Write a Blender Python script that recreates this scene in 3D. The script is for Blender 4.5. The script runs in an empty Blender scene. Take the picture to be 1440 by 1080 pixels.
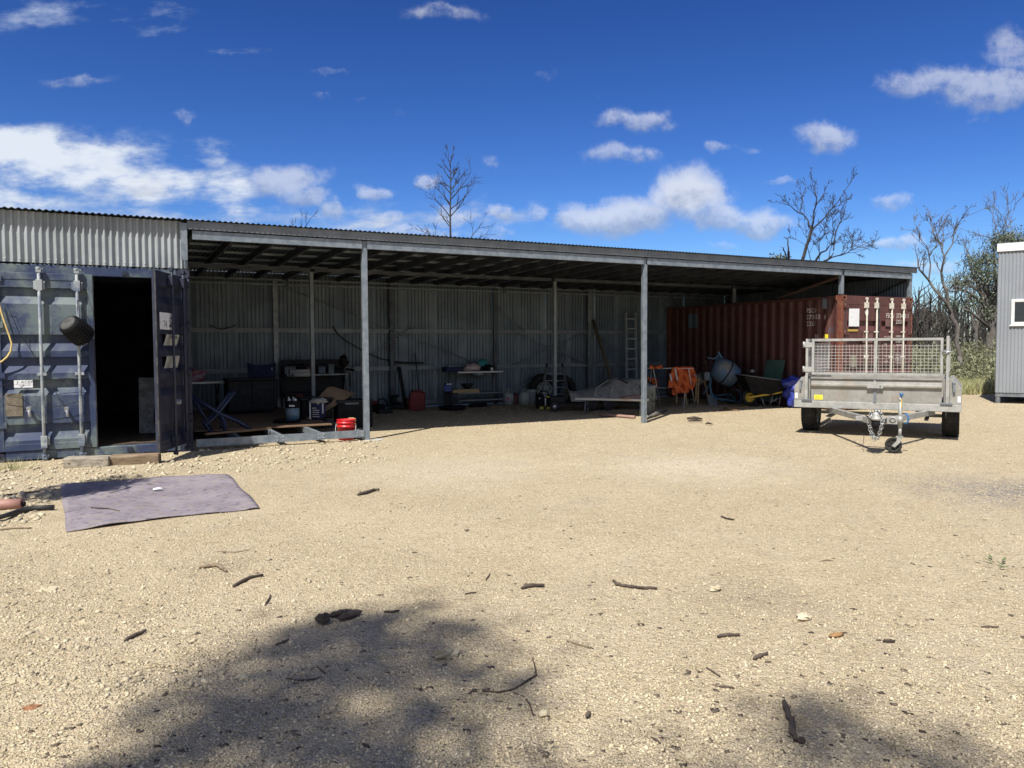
import bpy, bmesh, math, random
import numpy as np
from mathutils import Vector, Matrix
random.seed(7)
S = bpy.context.scene
COL = S.collection
PI = math.pi
def V3(*a): return Vector(a)

# ------------------------------------------------------------------ camera model (also used to read positions off the ground plane)
CAMP = Vector((-1.114, -11.973, 1.467))
HEAD, PITCH, ROLL, FPX = 0.483124, -0.047367, -0.00535, 1094.9
Fd = Vector((math.sin(HEAD)*math.cos(PITCH), math.cos(HEAD)*math.cos(PITCH), math.sin(PITCH)))
_R = Vector((math.cos(HEAD), -math.sin(HEAD), 0)); _U = _R.cross(Fd)
Rd = _R*math.cos(ROLL)+_U*math.sin(ROLL); Ud = _U*math.cos(ROLL)-_R*math.sin(ROLL)
def ray(x, y): return Rd*((x-720)/FPX)-Ud*((y-540)/FPX)+Fd
def G(x, y, z=0.0):
    d = ray(x, y); return CAMP+d*((z-CAMP.z)/d.z)
def P(x, y, v):
    d = ray(x, y); return CAMP+d*((v-CAMP.y)/d.y)
def Q(x, y, u):
    d = ray(x, y); return CAMP+d*((u-CAMP.x)/d.x)
def T(x, y, F): return CAMP+ray(x, y)*F
def bk(p, d): # step back along the ground, away from where one stands
    h = Vector((p.x-CAMP.x, p.y-CAMP.y, 0)).normalized(); return p+h*d
cam = bpy.data.cameras.new('camera'); co = bpy.data.objects.new('camera', cam); COL.objects.link(co)
mw = Matrix((( Rd.x, Ud.x, -Fd.x, CAMP.x), (Rd.y, Ud.y, -Fd.y, CAMP.y), (Rd.z, Ud.z, -Fd.z, CAMP.z), (0, 0, 0, 1)))
co.matrix_world = mw
cam.sensor_width = 36; cam.lens = FPX/1440*36; cam.clip_end = 3000; cam.clip_start = .05
S.camera = co

# ------------------------------------------------------------------ materials
def mat(name, c1, c2=None, scale=4.0, rough=.6, metal=0.0, bump=0.0, bscale=60.0, lo=.38, hi=.62, stretch=(1, 1, 1),
        spots=None, island=0.0, detail=6, spec=.5, trans=0.0, c3=None, streak=None):
    m = bpy.data.materials.new(name); m.use_nodes = True
    nt = m.node_tree; nd = nt.nodes; ln = nt.links
    b = nd['Principled BSDF']
    b.inputs['Roughness'].default_value = rough; b.inputs['Metallic'].default_value = metal
    b.inputs['Specular IOR Level'].default_value = spec
    tc = nd.new('ShaderNodeTexCoord'); mp = nd.new('ShaderNodeMapping'); mp.inputs['Scale'].default_value = stretch
    ln.new(tc.outputs['Object'], mp.inputs[0])
    col = None
    def rgba(c): return (c[0], c[1], c[2], 1)
    def noise(sc, det=detail, vec=None):
        n = nd.new('ShaderNodeTexNoise'); n.inputs['Scale'].default_value = sc; n.inputs['Detail'].default_value = det
        n.inputs['Roughness'].default_value = .62
        ln.new((vec or mp.outputs[0]), n.inputs['Vector']); return n
    def mix(fac, a, bcol):
        x = nd.new('ShaderNodeMix'); x.data_type = 'RGBA'
        if isinstance(fac, float): x.inputs[0].default_value = fac
        else: ln.new(fac, x.inputs[0])
        for s, i in ((a, 6), (bcol, 7)):
            if isinstance(s, tuple): x.inputs[i].default_value = rgba(s)
            else: ln.new(s, x.inputs[i])
        return x.outputs[2]
    def rng(sock, a, bb):
        r = nd.new('ShaderNodeMapRange'); r.interpolation_type = 'SMOOTHSTEP'
        r.inputs[1].default_value = a; r.inputs[2].default_value = bb; ln.new(sock, r.inputs[0]); return r.outputs[0]
    base = tuple(c1)
    if c2 is not None:
        base = mix(rng(noise(scale).outputs['Fac'], lo, hi), tuple(c1), tuple(c2))
    if c3 is not None:
        base = mix(rng(noise(scale*5.3, 8).outputs['Fac'], .5, .72), base, tuple(c3))
    if streak is not None:      # (colour, scale, lo, hi) runs down the sheet
        mp2 = nd.new('ShaderNodeMapping'); mp2.inputs['Scale'].default_value = (1, 1, .08); ln.new(tc.outputs['Object'], mp2.inputs[0])
        base = mix(rng(noise(streak[1], 5, mp2.outputs[0]).outputs['Fac'], streak[2], streak[3]), base, tuple(streak[0]))
    if spots is not None:       # (colour, scale, lo, hi)
        base = mix(rng(noise(spots[1], 10).outputs['Fac'], spots[2], spots[3]), base, tuple(spots[0]))
    if island:
        g = nd.new('ShaderNodeNewGeometry')
        mr = nd.new('ShaderNodeMapRange'); mr.inputs[3].default_value = 1-island; mr.inputs[4].default_value = 1+island
        ln.new(g.outputs['Random Per Island'], mr.inputs[0])
        vm = nd.new('ShaderNodeVectorMath'); vm.operation = 'SCALE'
        if isinstance(base, tuple): vm.inputs[0].default_value = base
        else: ln.new(base, vm.inputs[0])
        ln.new(mr.outputs[0], vm.inputs['Scale']); base = vm.outputs[0]
    if isinstance(base, tuple): b.inputs['Base Color'].default_value = rgba(base)
    else: ln.new(base, b.inputs['Base Color'])
    if trans: b.inputs['Transmission Weight'].default_value = trans
    if bump:
        n = noise(bscale, 5); bp = nd.new('ShaderNodeBump'); bp.inputs['Strength'].default_value = bump; bp.inputs['Distance'].default_value = .01
        ln.new(n.outputs['Fac'], bp.inputs['Height']); ln.new(bp.outputs[0], b.inputs['Normal'])
    if c2 is not None or spots is not None:
        rr = noise(scale*3, 4); mr2 = nd.new('ShaderNodeMapRange'); mr2.inputs[1].default_value = .3; mr2.inputs[2].default_value = .7
        mr2.inputs[3].default_value = max(.05, rough-.1); mr2.inputs[4].default_value = min(1, rough+.12)
        ln.new(rr.outputs['Fac'], mr2.inputs[0]); ln.new(mr2.outputs[0], b.inputs['Roughness'])
    return m

GALV = mat('galvanised_steel', (.165, .20, .235), (.24, .275, .31), 9, .45, .3, .05, 90, spots=((.2, .2, .19), 14, .6, .75))
GALVD = mat('dull_galvanised_steel', (.17, .19, .21), (.24, .26, .28), 6, .5, .5)
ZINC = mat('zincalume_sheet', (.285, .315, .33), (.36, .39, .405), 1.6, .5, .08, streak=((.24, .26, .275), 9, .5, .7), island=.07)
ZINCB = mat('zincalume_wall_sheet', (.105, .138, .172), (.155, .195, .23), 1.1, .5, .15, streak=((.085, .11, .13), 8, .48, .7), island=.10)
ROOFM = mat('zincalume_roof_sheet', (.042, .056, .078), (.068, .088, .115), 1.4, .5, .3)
BATTEN = mat('batten_steel', (.19, .23, .275), (.26, .30, .345), 3, .5, .1)
RAFTER = mat('rafter_steel', (.045, .052, .065), (.08, .09, .105), 3, .5, .3)
FASC = mat('fascia_steel', (.13, .15, .17), (.18, .20, .22), 4, .5)
GIRT = mat('girt_steel', (.155, .18, .20), (.20, .23, .25), 5, .5, .15)
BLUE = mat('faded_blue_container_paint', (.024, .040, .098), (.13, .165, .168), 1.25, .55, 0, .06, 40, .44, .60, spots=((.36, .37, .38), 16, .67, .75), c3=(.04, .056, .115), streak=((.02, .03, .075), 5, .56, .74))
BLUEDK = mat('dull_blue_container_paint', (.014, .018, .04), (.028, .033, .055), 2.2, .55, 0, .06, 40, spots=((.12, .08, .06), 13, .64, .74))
BARB = mat('weathered_bar_paint', (.32, .35, .36), (.13, .16, .22), 3.2, .5, 0, .05, 60, .46, .6, stretch=(1, 1, 1), spots=((.2, .09, .05), 18, .66, .76))
RED = mat('oxide_red_container_paint', (.074, .028, .026), (.105, .039, .035), 2.2, .55, 0, .05, 40, spots=((.10, .045, .028), 9, .58, .7), c3=(.088, .036, .033))
RUSTY = mat('rusty_red_post_paint', (.15, .04, .028), (.18, .075, .04), 7, .7, 0, .1, 60, spots=((.42, .3, .24), 26, .66, .75))
BARW = mat('cream_bar_paint', (.62, .60, .53), (.48, .45, .38), 6, .5, 0, .04, 60, spots=((.25, .13, .08), 24, .66, .76))
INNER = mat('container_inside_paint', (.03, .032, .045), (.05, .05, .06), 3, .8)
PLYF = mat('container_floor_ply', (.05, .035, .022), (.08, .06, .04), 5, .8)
RUBBER = mat('tyre_rubber', (.014, .014, .014), (.028, .027, .025), 14, .8, 0, .1, 80)
BLACK = mat('black_plastic', (.007, .007, .009), (.012, .012, .014), 5, .7, spec=.18)
BLKM = mat('black_steel', (.010, .011, .014), (.020, .021, .024), 8, .6, spec=.25)
GASKET = mat('door_gasket', (.02, .02, .022), (.06, .06, .06), 12, .7)
WHITE = mat('white_paint', (.72, .73, .72), (.62, .62, .6), 8, .5)
STICK = mat('white_sticker', (.78, .79, .8), (.70, .72, .74), 30, .5, spots=((.62, .64, .68), 22, .56, .6))
INK = mat('black_ink', (.012, .012, .012), rough=.6)
WINK = mat('white_lettering_paint', (.68, .66, .62), (.5, .46, .42), 30, .6)
TGALV = mat('weathered_trailer_galvanising', (.27, .265, .235), (.35, .34, .31), 3.0, .5, .30, .05, 60, spots=((.36, .25, .17), 2.0, .52, .76), c3=(.23, .225, .20))
TGALV2 = mat('trailer_frame_galvanising', (.30, .305, .285), (.39, .39, .37), 7, .48, .2, .05, 80)
WIRE = mat('galvanised_wire', (.50, .50, .47), rough=.6)
YEL = mat('yellow_paint', (.62, .43, .03), (.5, .33, .03), 8, .5)
YSTK = mat('yellow_sticker', (.75, .68, .05), (.68, .6, .05), 20, .5)
BLU2 = mat('bright_blue_plastic', (.04, .15, .34), (.03, .12, .28), 8, .4)
TARP = mat('blue_tarpaulin', (.025, .04, .28), (.04, .06, .35), 7, .42, 0, .3, 18)
ORANGE = mat('orange_work_cloth', (.46, .095, .02), (.36, .07, .015), 6, .85, 0, .25, 30)
REFL = mat('silver_reflective_tape', (.45, .46, .48), rough=.4)
REDP = mat('red_plastic', (.55, .012, .018), (.42, .01, .012), 4, .4)
REDD = mat('dark_red_plastic', (.20, .012, .012), (.13, .01, .01), 4, .45)
MIXB = mat('blue_mixer_paint', (.03, .10, .20), (.05, .13, .22), 5, .55, 0, .06, 40, spots=((.2, .17, .13), 9, .58, .68))
DRUM = mat('cement_stained_blue_drum', (.08, .15, .25), (.20, .19, .17), 3.4, .6, 0, .1, 30, .42, .64, spots=((.16, .12, .08), 8, .58, .7))
TIMB = mat('weathered_sleeper_timber', (.17, .15, .12), (.36, .32, .25), 7, .85, 0, .3, 30, stretch=(.25, 4, 4), spots=((.12, .09, .06), 7, .58, .7))
TIMB2 = mat('brown_sleeper_timber', (.17, .12, .075), (.25, .19, .125), 3, .85, 0, .5, 30, stretch=(.25, 4, 4), spots=((.09, .06, .04), 9, .52, .7))
PINE = mat('raw_pine_timber', (.42, .30, .16), (.35, .24, .12), 4, .75, stretch=(.3, 3, 3))
PINED = mat('dark_raw_timber', (.20, .12, .06), (.26, .16, .08), 4, .75, stretch=(.3, 3, 3))
PLY = mat('brown_plywood', (.16, .10, .06), (.21, .14, .085), 2.5, .8)
CARD = mat('brown_cardboard', (.20, .135, .075), (.25, .17, .1), 3, .85)
GREY = mat('grey_plastic', (.12, .145, .16), (.16, .185, .20), 4, .6, spec=.3)
GASM = mat('grey_green_gas_bottle_paint', (.36, .39, .36), (.29, .32, .3), 5, .45, spots=((.2, .14, .1), 12, .63, .72))
TARPG = mat('grey_canvas_cover', (.17, .17, .16), (.25, .25, .235), 5, .8, 0, .3, 14)
TARPT = mat('light_canvas_fold', (.36, .36, .33), rough=.8)
GREEN = mat('dull_green_board', (.075, .15, .12), (.06, .13, .10), 5, .6)
NAVY = mat('navy_canvas', (.012, .018, .06), (.018, .025, .075), 6, .85)
STEEL = mat('stainless_steel', (.42, .43, .44), (.36, .37, .38), 5, .35, .7)
SHEDG = mat('grey_shed_cladding', (.235, .255, .28), (.265, .285, .31), .8, .5, .05)
GLASS = mat('window_glass', (.02, .024, .028), (.03, .034, .04), 1.5, .08)
BARK = mat('burnt_bark', (.022, .019, .018), (.05, .043, .038), 6, .95, 0, .2, 25)
BARKG = mat('grey_dead_wood', (.085, .075, .068), (.14, .125, .11), 4, .95, 0, .2, 25)
STKM = mat('dead_stick_wood', (.045, .033, .026), (.10, .075, .058), 9, .95, 0, .4, 60, stretch=(1, 1, 1))
STKP = mat('pale_stick_wood', (.16, .12, .08), (.24, .18, .12), 9, .95, 0, .3, 60)
LEAFG = mat('gum_leaf', (.085, .105, .065), (.125, .145, .10), .9, .55, island=.45)
LEAFB = mat('bush_leaf', (.125, .135, .07), (.21, .215, .125), .35, .8, island=.5)
LADR = mat('ladder_aluminium', (.45, .47, .48), (.38, .4, .41), 6, .5, .1)
LEAFD = mat('far_dark_leaf', (.04, .047, .038), (.07, .076, .06), .2, .8, island=.4)
DUSTY = mat('dusty_rubber', (.02, .02, .02), (.04, .04, .038), 12, .85)
DUSTY = mat('dusty_black_plastic', (.03, .03, .03), (.07, .07, .065), 10, .8)
GRASSM = mat('dry_grass_blade', (.42, .39, .21), (.31, .32, .15), .5, .85, island=.4)
MATM = mat('mauve_felt_carpet', (.21, .182, .21), (.27, .238, .262), 2.2, .97, 0, 1.0, 120, .40, .60, spots=((.29, .25, .21), 15, .50, .68), c3=(.105, .09, .105), streak=None)
PINKP = mat('pink_conduit', (.36, .18, .14), (.30, .155, .125), 6, .6)
HOSE = mat('black_poly_hose', (.018, .018, .02), (.03, .03, .03), 8, .5)
REFL = mat('dull_reflective_tape', (.30, .31, .33), rough=.5)
ROPE = mat('yellow_rope', (.68, .52, .2), (.55, .4, .15), 40, .8)
TEAL = mat('teal_enamel', (.03, .22, .22), rough=.4)
PINKC = mat('pink_white_cloth', (.5, .36, .36), (.55, .5, .5), 10, .9)
CONC = mat('concrete_stain', (.46, .45, .42), (.38, .36, .31), 7, .9)

# ------------------------------------------------------------------ mesh builder
class MB:
    def __init__(s): s.v = []; s.f = []; s.mi = []; s.cur = 0; s.M = None; s.sm = []
    def add(s, vs, fs, smooth=False):
        k = len(s.v)
        if s.M is not None: vs = [s.M @ Vector(p) for p in vs]
        s.v += [tuple(p) for p in vs]; s.f += [tuple(i+k for i in f) for f in fs]
        s.mi += [s.cur]*len(fs); s.sm += [smooth]*len(fs); return s
    def box(s, c, d, rot=None):
        x, y, z = d[0]/2, d[1]/2, d[2]/2
        vs = [Vector(p) for p in ((-x,-y,-z),(x,-y,-z),(x,y,-z),(-x,y,-z),(-x,-y,z),(x,-y,z),(x,y,z),(-x,y,z))]
        if rot is not None: vs = [rot @ p for p in vs]
        return s.add([p+Vector(c) for p in vs], [(3,2,1,0),(4,5,6,7),(0,1,5,4),(1,2,6,5),(2,3,7,6),(3,0,4,7)])
    def bb(s, a, b): # box from min to max
        return s.box([(a[i]+b[i])/2 for i in range(3)], [abs(b[i]-a[i]) for i in range(3)])
    def bar(s, p, q, w, h, up=(0, 0, 1)):
        p, q = Vector(p), Vector(q); d = (q-p); L = d.length; d.normalize(); up = Vector(up)
        if abs(d.dot(up)) > .98: up = Vector((0, 1, 0))
        x = d.cross(up).normalized(); z = x.cross(d)
        R = Matrix((x, d, z)).transposed()
        return s.box((p+q)/2, (w, L, h), R)
    def tube(s, pts, r, n=8, cap=True, closed=False, smooth=True):
        pts = [Vector(p) for p in pts]; m = len(pts)
        rs = r if isinstance(r, (list, tuple)) else [r]*m
        vs = []; ref = None
        for i, p in enumerate(pts):
            if closed: d = (pts[(i+1) % m]-pts[i-1])
            else: d = (pts[min(i+1, m-1)]-pts[max(i-1, 0)])
            if d.length < 1e-9: d = Vector((0, 0, 1))
            d.normalize()
            if ref is None or abs(ref.dot(d)) > .95:
                ref = Vector((0, 0, 1)) if abs(d.z) < .9 else Vector((1, 0, 0))
            x = (ref-d*ref.dot(d)).normalized(); y = d.cross(x); ref = x
            for k in range(n):
                a = 2*PI*k/n; vs.append(p+(x*math.cos(a)+y*math.sin(a))*rs[i])
        fs = []
        for i in range(m if closed else m-1):
            j = (i+1) % m
            for k in range(n):
                fs.append((i*n+k, i*n+(k+1) % n, j*n+(k+1) % n, j*n+k))
        s.add(vs, fs, smooth)
        if cap and not closed:
            k0 = len(s.v)-len(vs)
            s.f.append(tuple(k0+k for k in range(n-1, -1, -1))); s.f.append(tuple(k0+(m-1)*n+k for k in range(n)))
            s.mi += [s.cur]*2; s.sm += [False]*2
        return s
    def lathe(s, prof, c=(0, 0, 0), n=20, axis=None, smooth=True):
        # prof [(r, z)], axis: 3x3 matrix
        vs = []
        for r, z in prof:
            for k in range(n):
                a = 2*PI*k/n; p = Vector((r*math.cos(a), r*math.sin(a), z))
                if axis is not None: p = axis @ p
                vs.append(p+Vector(c))
        fs = []
        for i in range(len(prof)-1):
            for k in range(n):
                fs.append((i*n+k, i*n+(k+1) % n, (i+1)*n+(k+1) % n, (i+1)*n+k))
        return s.add(vs, fs, smooth)
    def prism(s, poly, O, A, B, N, t):  # polygon in plane (O, A, B) extruded by t along N
        O, A, B, N = Vector(O), Vector(A), Vector(B), Vector(N); n = len(poly)
        vs = [O+A*a+B*b for a, b in poly]+[O+A*a+B*b+N*t for a, b in poly]
        fs = [tuple(range(n-1, -1, -1)), tuple(range(n, 2*n))]+[(i, (i+1) % n, n+(i+1) % n, n+i) for i in range(n)]
        return s.add(vs, fs)
    def sheet(s, O, A, B, N, prof, L, smooth=False, thick=0.0):
        O, A, B, N = Vector(O), Vector(A), Vector(B), Vector(N); n = len(prof)
        vs = [O+A*a+N*d for a, d in prof]+[O+A*a+N*d+B*L for a, d in prof]
        fs = [(i, i+1, n+i+1, n+i) for i in range(n-1)]
        s.add(vs, fs, smooth)
        if thick:
            s.add([p+N*thick for p in vs], [tuple(reversed(f)) for f in fs], smooth)
        return s
    def blob(s, c, r, n=10, m=14, seed=0, amp=.12, squash=None):
        rr = random.Random(seed); ph = [(rr.uniform(0, 6), rr.uniform(0, 6), rr.randint(2, 5), rr.randint(2, 5)) for _ in range(4)]
        vs = []; fs = []
        for i in range(n+1):
            t = PI*i/n
            for k in range(m):
                a = 2*PI*k/m
                q = 1+amp*sum(math.sin(w*a+p1)*math.sin(w2*t+p2) for p1, p2, w, w2 in ph)*.6
                vs.append((c[0]+r[0]*q*math.sin(t)*math.cos(a), c[1]+r[1]*q*math.sin(t)*math.sin(a), max(c[2]+r[2]*q*math.cos(t), squash if squash is not None else -9)))
        for i in range(n):
            for k in range(m): fs.append((i*m+k, (i+1)*m+k, (i+1)*m+(k+1) % m, i*m+(k+1) % m))
        return s.add(vs, fs, True)
    def build(s, name, mats, parent=None, bevel=0.0):
        me = bpy.data.meshes.new(name); me.from_pydata(s.v, [], s.f)
        if not isinstance(mats, (list, tuple)): mats = [mats]
        for m in mats: me.materials.append(m)
        me.polygons.foreach_set('material_index', s.mi); me.polygons.foreach_set('use_smooth', s.sm); me.update()
        o = bpy.data.objects.new(name, me); COL.objects.link(o)
        if parent: o.parent = parent
        if bevel:
            b = o.modifiers.new('bevel', 'BEVEL'); b.width = bevel; b.segments = 1; b.limit_method = 'ANGLE'
        return o
def tag(o, label, cat, group=None, kind=None):
    if label: o['label'] = label
    if cat: o['category'] = cat
    if group: o['group'] = group
    if kind: o['kind'] = kind
    return o
def thing(name, label, cat, loc=(0, 0, 0), rotz=0, group=None):
    o = bpy.data.objects.new(name, None); COL.objects.link(o); o.location = loc; o.rotation_euler = (0, 0, rotz)
    o.empty_display_size = .1
    return tag(o, label, cat, group)
def copy_tree(o, parent=None):
    c = o.copy(); COL.objects.link(c)
    if parent: c.parent = parent
    for ch in o.children: copy_tree(ch, c)
    return c
def lettering(txt, size, O, A, N, m, parent, name='lettering', bend=None, cuts=(), italic=0.0, wide=1.0):
    """flat letters: O is the lower left corner, A the reading direction, N the outward normal"""
    cu = bpy.data.curves.new(name, 'FONT'); cu.body = txt; cu.size = size; cu.shear = italic
    t = bpy.data.objects.new(name, cu); COL.objects.link(t)
    dg = bpy.context.evaluated_depsgraph_get(); me = bpy.data.meshes.new_from_object(t.evaluated_get(dg))
    bpy.data.objects.remove(t); bpy.data.curves.remove(cu)
    A, N, O = Vector(A).normalized(), Vector(N).normalized(), Vector(O); B = N.cross(A)
    bm = bmesh.new(); bm.from_mesh(me)
    for c in cuts:
        bmesh.ops.bisect_plane(bm, geom=bm.verts[:]+bm.edges[:]+bm.faces[:], plane_co=(c/wide, 0, 0), plane_no=(1, 0, 0))
    for v in bm.verts:
        a = v.co.x*wide; v.co = O+A*a+B*v.co.y+N*(bend(a) if bend else 0)
    bm.to_mesh(me); bm.free(); me.name = name
    me.materials.clear(); me.materials.append(m)
    o = bpy.data.objects.new(name, me); COL.objects.link(o); o.parent = parent
    return o
def fast_mesh(name, verts, faces_n, idx, m, parent=None, smooth=False):
    me = bpy.data.meshes.new(name); nv = len(verts); nf = len(idx)//faces_n
    me.vertices.add(nv); me.vertices.foreach_set('co', np.asarray(verts, np.float32).ravel())
    me.loops.add(nf*faces_n); me.loops.foreach_set('vertex_index', np.asarray(idx, np.int32).ravel())
    me.polygons.add(nf); me.polygons.foreach_set('loop_start', np.arange(nf, dtype=np.int32)*faces_n)
    if smooth: me.polygons.foreach_set('use_smooth', np.ones(nf, bool))
    me.materials.append(m); me.update(calc_edges=True); me.validate()
    o = bpy.data.objects.new(name, me); COL.objects.link(o)
    if parent: o.parent = parent
    return o
X, Y, Z = Vector((1, 0, 0)), Vector((0, 1, 0)), Vector((0, 0, 1))
def wave(L, pitch, amp, seg=8):
    n = int(L/pitch*seg); return [(L*i/n, amp*math.sin(2*PI*L*i/n/pitch)) for i in range(n+1)]
def ribs(L, pitch=.088, d=.020):     # flat pans with narrow deep valleys
    out = []; a = 0
    while a < L-pitch: out += [(a, 0), (a+pitch*.60, .002), (a+pitch*.70, -d), (a+pitch*.90, -d)]; a += pitch
    return out+[(L, 0)]
def trap(L, pitch=.278, d=.036, start=.06):
    q = pitch/4; out = [(0, 0), (start, 0)]; a = start
    while a+pitch < L-.05:
        out += [(a+q*.97, -d), (a+q*2.05, -d), (a+q*3, 0), (a+pitch, 0)]; a += pitch
    out.append((L, 0)); return out
# ------------------------------------------------------------------ light and sky
SUNV = Vector((-.54, -.42, 1)).normalized()
sun = bpy.data.lights.new('sun', 'SUN'); sun.energy = 4.8; sun.angle = math.radians(.53); sun.color = (1, .955, .88)
so = bpy.data.objects.new('sun', sun); COL.objects.link(so); so.rotation_euler = SUNV.to_track_quat('Z', 'Y').to_euler()
W = bpy.data.worlds.new('World'); S.world = W; W.use_nodes = True
def sky():
    nt = W.node_tree; nd = nt.nodes; ln = nt.links
    bg = nd['Background']
    def mth(op, a, b=None, c=None, clamp=False):
        n = nd.new('ShaderNodeMath'); n.operation = op; n.use_clamp = clamp
        for i, q in enumerate((a, b, c)):
            if q is None: continue
            if isinstance(q, (int, float)): n.inputs[i].default_value = q
            else: ln.new(q, n.inputs[i])
        return n.outputs[0]
    def vec(op, a, b=None, out=0):
        n = nd.new('ShaderNodeVectorMath'); n.operation = op
        for i, q in enumerate((a, b)):
            if q is None: continue
            if isinstance(q, (tuple, Vector)): n.inputs[i].default_value = tuple(q)
            else: ln.new(q, n.inputs[i])
        return n.outputs[out]
    st = nd.new('ShaderNodeTexSky'); st.sky_type = 'NISHITA'; st.sun_disc = False
    st.sun_elevation = math.asin(SUNV.z); st.sun_rotation = math.atan2(SUNV.x, SUNV.y)
    st.altitude = 300; st.air_density = 1.0; st.dust_density = .6; st.ozone_density = 2.2
    hs = nd.new('ShaderNodeHueSaturation'); hs.inputs['Saturation'].default_value = SKY_SAT; hs.inputs['Value'].default_value = SKY_VAL
    ln.new(st.outputs[0], hs.inputs['Color'])
    skyc = vec('MULTIPLY', hs.outputs[0], tuple(v*SKY_STR for v in SKY_MUL))
    gm = nd.new('ShaderNodeGamma'); gm.inputs['Gamma'].default_value = 1.62; ln.new(skyc, gm.inputs['Color'])      # deep polarised blue
    skyc = vec('MULTIPLY', gm.outputs[0], tuple(v/SKY_STR for v in (1.29, 1.055, .975)))
    tc = nd.new('ShaderNodeTexCoord'); D = tc.outputs['Generated']
    hx = Vector((math.sin(HEAD), math.cos(HEAD), 0)); rx = Vector((math.cos(HEAD), -math.sin(HEAD), 0))
    f = vec('DOT_PRODUCT', D, hx, 1); fs = mth('MAXIMUM', f, .12)
    a = mth('DIVIDE', vec('DOT_PRODUCT', D, rx, 1), fs); z = mth('DIVIDE', vec('DOT_PRODUCT', D, Vector((0, 0, 1)), 1), fs)
    cx = nd.new('ShaderNodeCombineXYZ'); ln.new(a, cx.inputs[0]); ln.new(z, cx.inputs[1]); p0 = cx.outputs[0]
    def noise(v, sc, det, rough=.6, stretch=None):
        n = nd.new('ShaderNodeTexNoise'); n.inputs['Scale'].default_value = sc; n.inputs['Detail'].default_value = det; n.inputs['Roughness'].default_value = rough
        if stretch: v = vec('MULTIPLY', v, stretch)
        ln.new(v, n.inputs['Vector']); return n
    w = vec('SUBTRACT', noise(p0, 14, 5, .6).outputs['Color'], (.5, .5, .5))
    p = vec('ADD', p0, vec('MULTIPLY', w, (.065, .042, 0)))
    fb = noise(p0, 30, 13, .66).outputs['Fac']; fb2 = noise(p0, 9, 8, .6, (1, 2.6, 1)).outputs['Fac']
    # (px, py, half width, half height, strength) in the photograph's pixels, turned into directions
    cum = [(968,272,54,44,1.3),(935,285,30,24,1.1),(872,305,98,28,1.12),(815,306,46,18,1),(1062,312,62,22,.98),(1006,306,50,24,1),(1156,197,43,26,.95),
           (890,166,62,17,.85),(875,214,54,17,.78),(1010,211,27,10,.7),(1052,213,22,7,.5),(205,264,46,20,.85),(160,238,26,8,.6),(1325,108,58,26,.85),(1420,118,60,34,.9),(1370,118,78,36,.9),(1275,118,45,24,.8),(1425,72,44,36,.78),
           (1405,142,60,24,.85),(1380,172,26,8,.5),(1262,282,42,14,.75),(1100,258,28,8,.62),(1252,341,52,11,.85),(1305,372,60,14,.8),(1352,402,60,16,.7),
           (400,254,62,27,.95),(430,278,40,16,.9),(525,269,28,13,.85),(466,290,22,16,.85),(602,253,22,16,.85),(686,222,20,9,.6),(705,304,28,15,.85),
           (755,297,16,17,.75),(640,306,40,14,.8),(540,305,34,12,.75),(580,326,90,13,.85),(690,330,50,12,.7),(1020,345,30,8,.6),
           (105,113,56,12,.66),(262,161,17,15,.6),(465,107,34,6,.55),(452,135,20,9,.62),(505,136,18,5,.4),(568,156,22,6,.4),(620,17,62,14,.75),(770,101,28,12,.45),(846,133,10,9,.4)]
    cir = [(95,228,150,40,1.12),(20,212,120,34,1.15),(215,258,100,42,.92),(320,265,60,40,.9),(150,275,60,30,.7),(290,215,50,22,.7),(150,305,330,20,.72),(330,300,120,18,.7),(0,290,160,30,.85),
           (110,20,170,20,.55),(235,42,90,12,.5),(330,70,60,8,.4),(600,300,240,26,.55),(420,310,160,18,.6)]
    def field(lst, pp):
        den = None; sh = None
        for x, y, sx, sy, wt in lst:
            d = ray(x, y); fd = d.dot(hx); u0, z0 = d.dot(rx)/fd, d.z/fd
            q = vec('MULTIPLY', vec('SUBTRACT', pp, (u0, z0, 0)), (FPX/sx, FPX/sy, 0))
            e = vec('LENGTH', q, None, 1)
            mk = mth('MULTIPLY', mth('SUBTRACT', 1.5, e, None, True), wt/1.0)
            den = mk if den is None else mth('MAXIMUM', den, mk)
            sp = nd.new('ShaderNodeSeparateXYZ'); ln.new(q, sp.inputs[0])
            s1 = mth('MULTIPLY', mk, sp.outputs[1]); sh = (s1, mk) if sh is None else (mth('ADD', sh[0], s1), mth('ADD', sh[1], mk))
        return den, mth('DIVIDE', sh[0], mth('ADD', sh[1], .02))
    def sm(x, lo, hi):
        r = nd.new('ShaderNodeMapRange'); r.interpolation_type = 'SMOOTHSTEP'; r.inputs[1].default_value = lo; r.inputs[2].default_value = hi; ln.new(x, r.inputs[0]); return r.outputs[0]
    d1, s1 = field(cum, p); d2, s2 = field(cir, p)
    a1 = sm(mth('ADD', d1, mth('MULTIPLY', mth('SUBTRACT', fb, .5), 1.7)), .32, .98)
    a1 = mth('MULTIPLY', mth('MULTIPLY', a1, sm(d1, .08, .62)), sm(d1, -.1, 1.75))
    d2n = mth('ADD', d2, mth('ADD', mth('MULTIPLY', mth('SUBTRACT', fb2, .5), 3.2), mth('MULTIPLY', mth('SUBTRACT', fb, .5), .5)))
    a2 = mth('MULTIPLY', sm(d2n, .25, 1.25), sm(d2, .0, .6))
    shade = sm(mth('ADD', s1, mth('MULTIPLY', mth('SUBTRACT', fb, .5), 2.2)), -.75, .45)
    def mixc(fac, c1, c2):
        x = nd.new('ShaderNodeMix'); x.data_type = 'RGBA'; ln.new(fac, x.inputs[0])
        for q, i in ((c1, 6), (c2, 7)):
            if isinstance(q, tuple): x.inputs[i].default_value = q+(1,)
            else: ln.new(q, x.inputs[i])
        return x.outputs[2]
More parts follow.
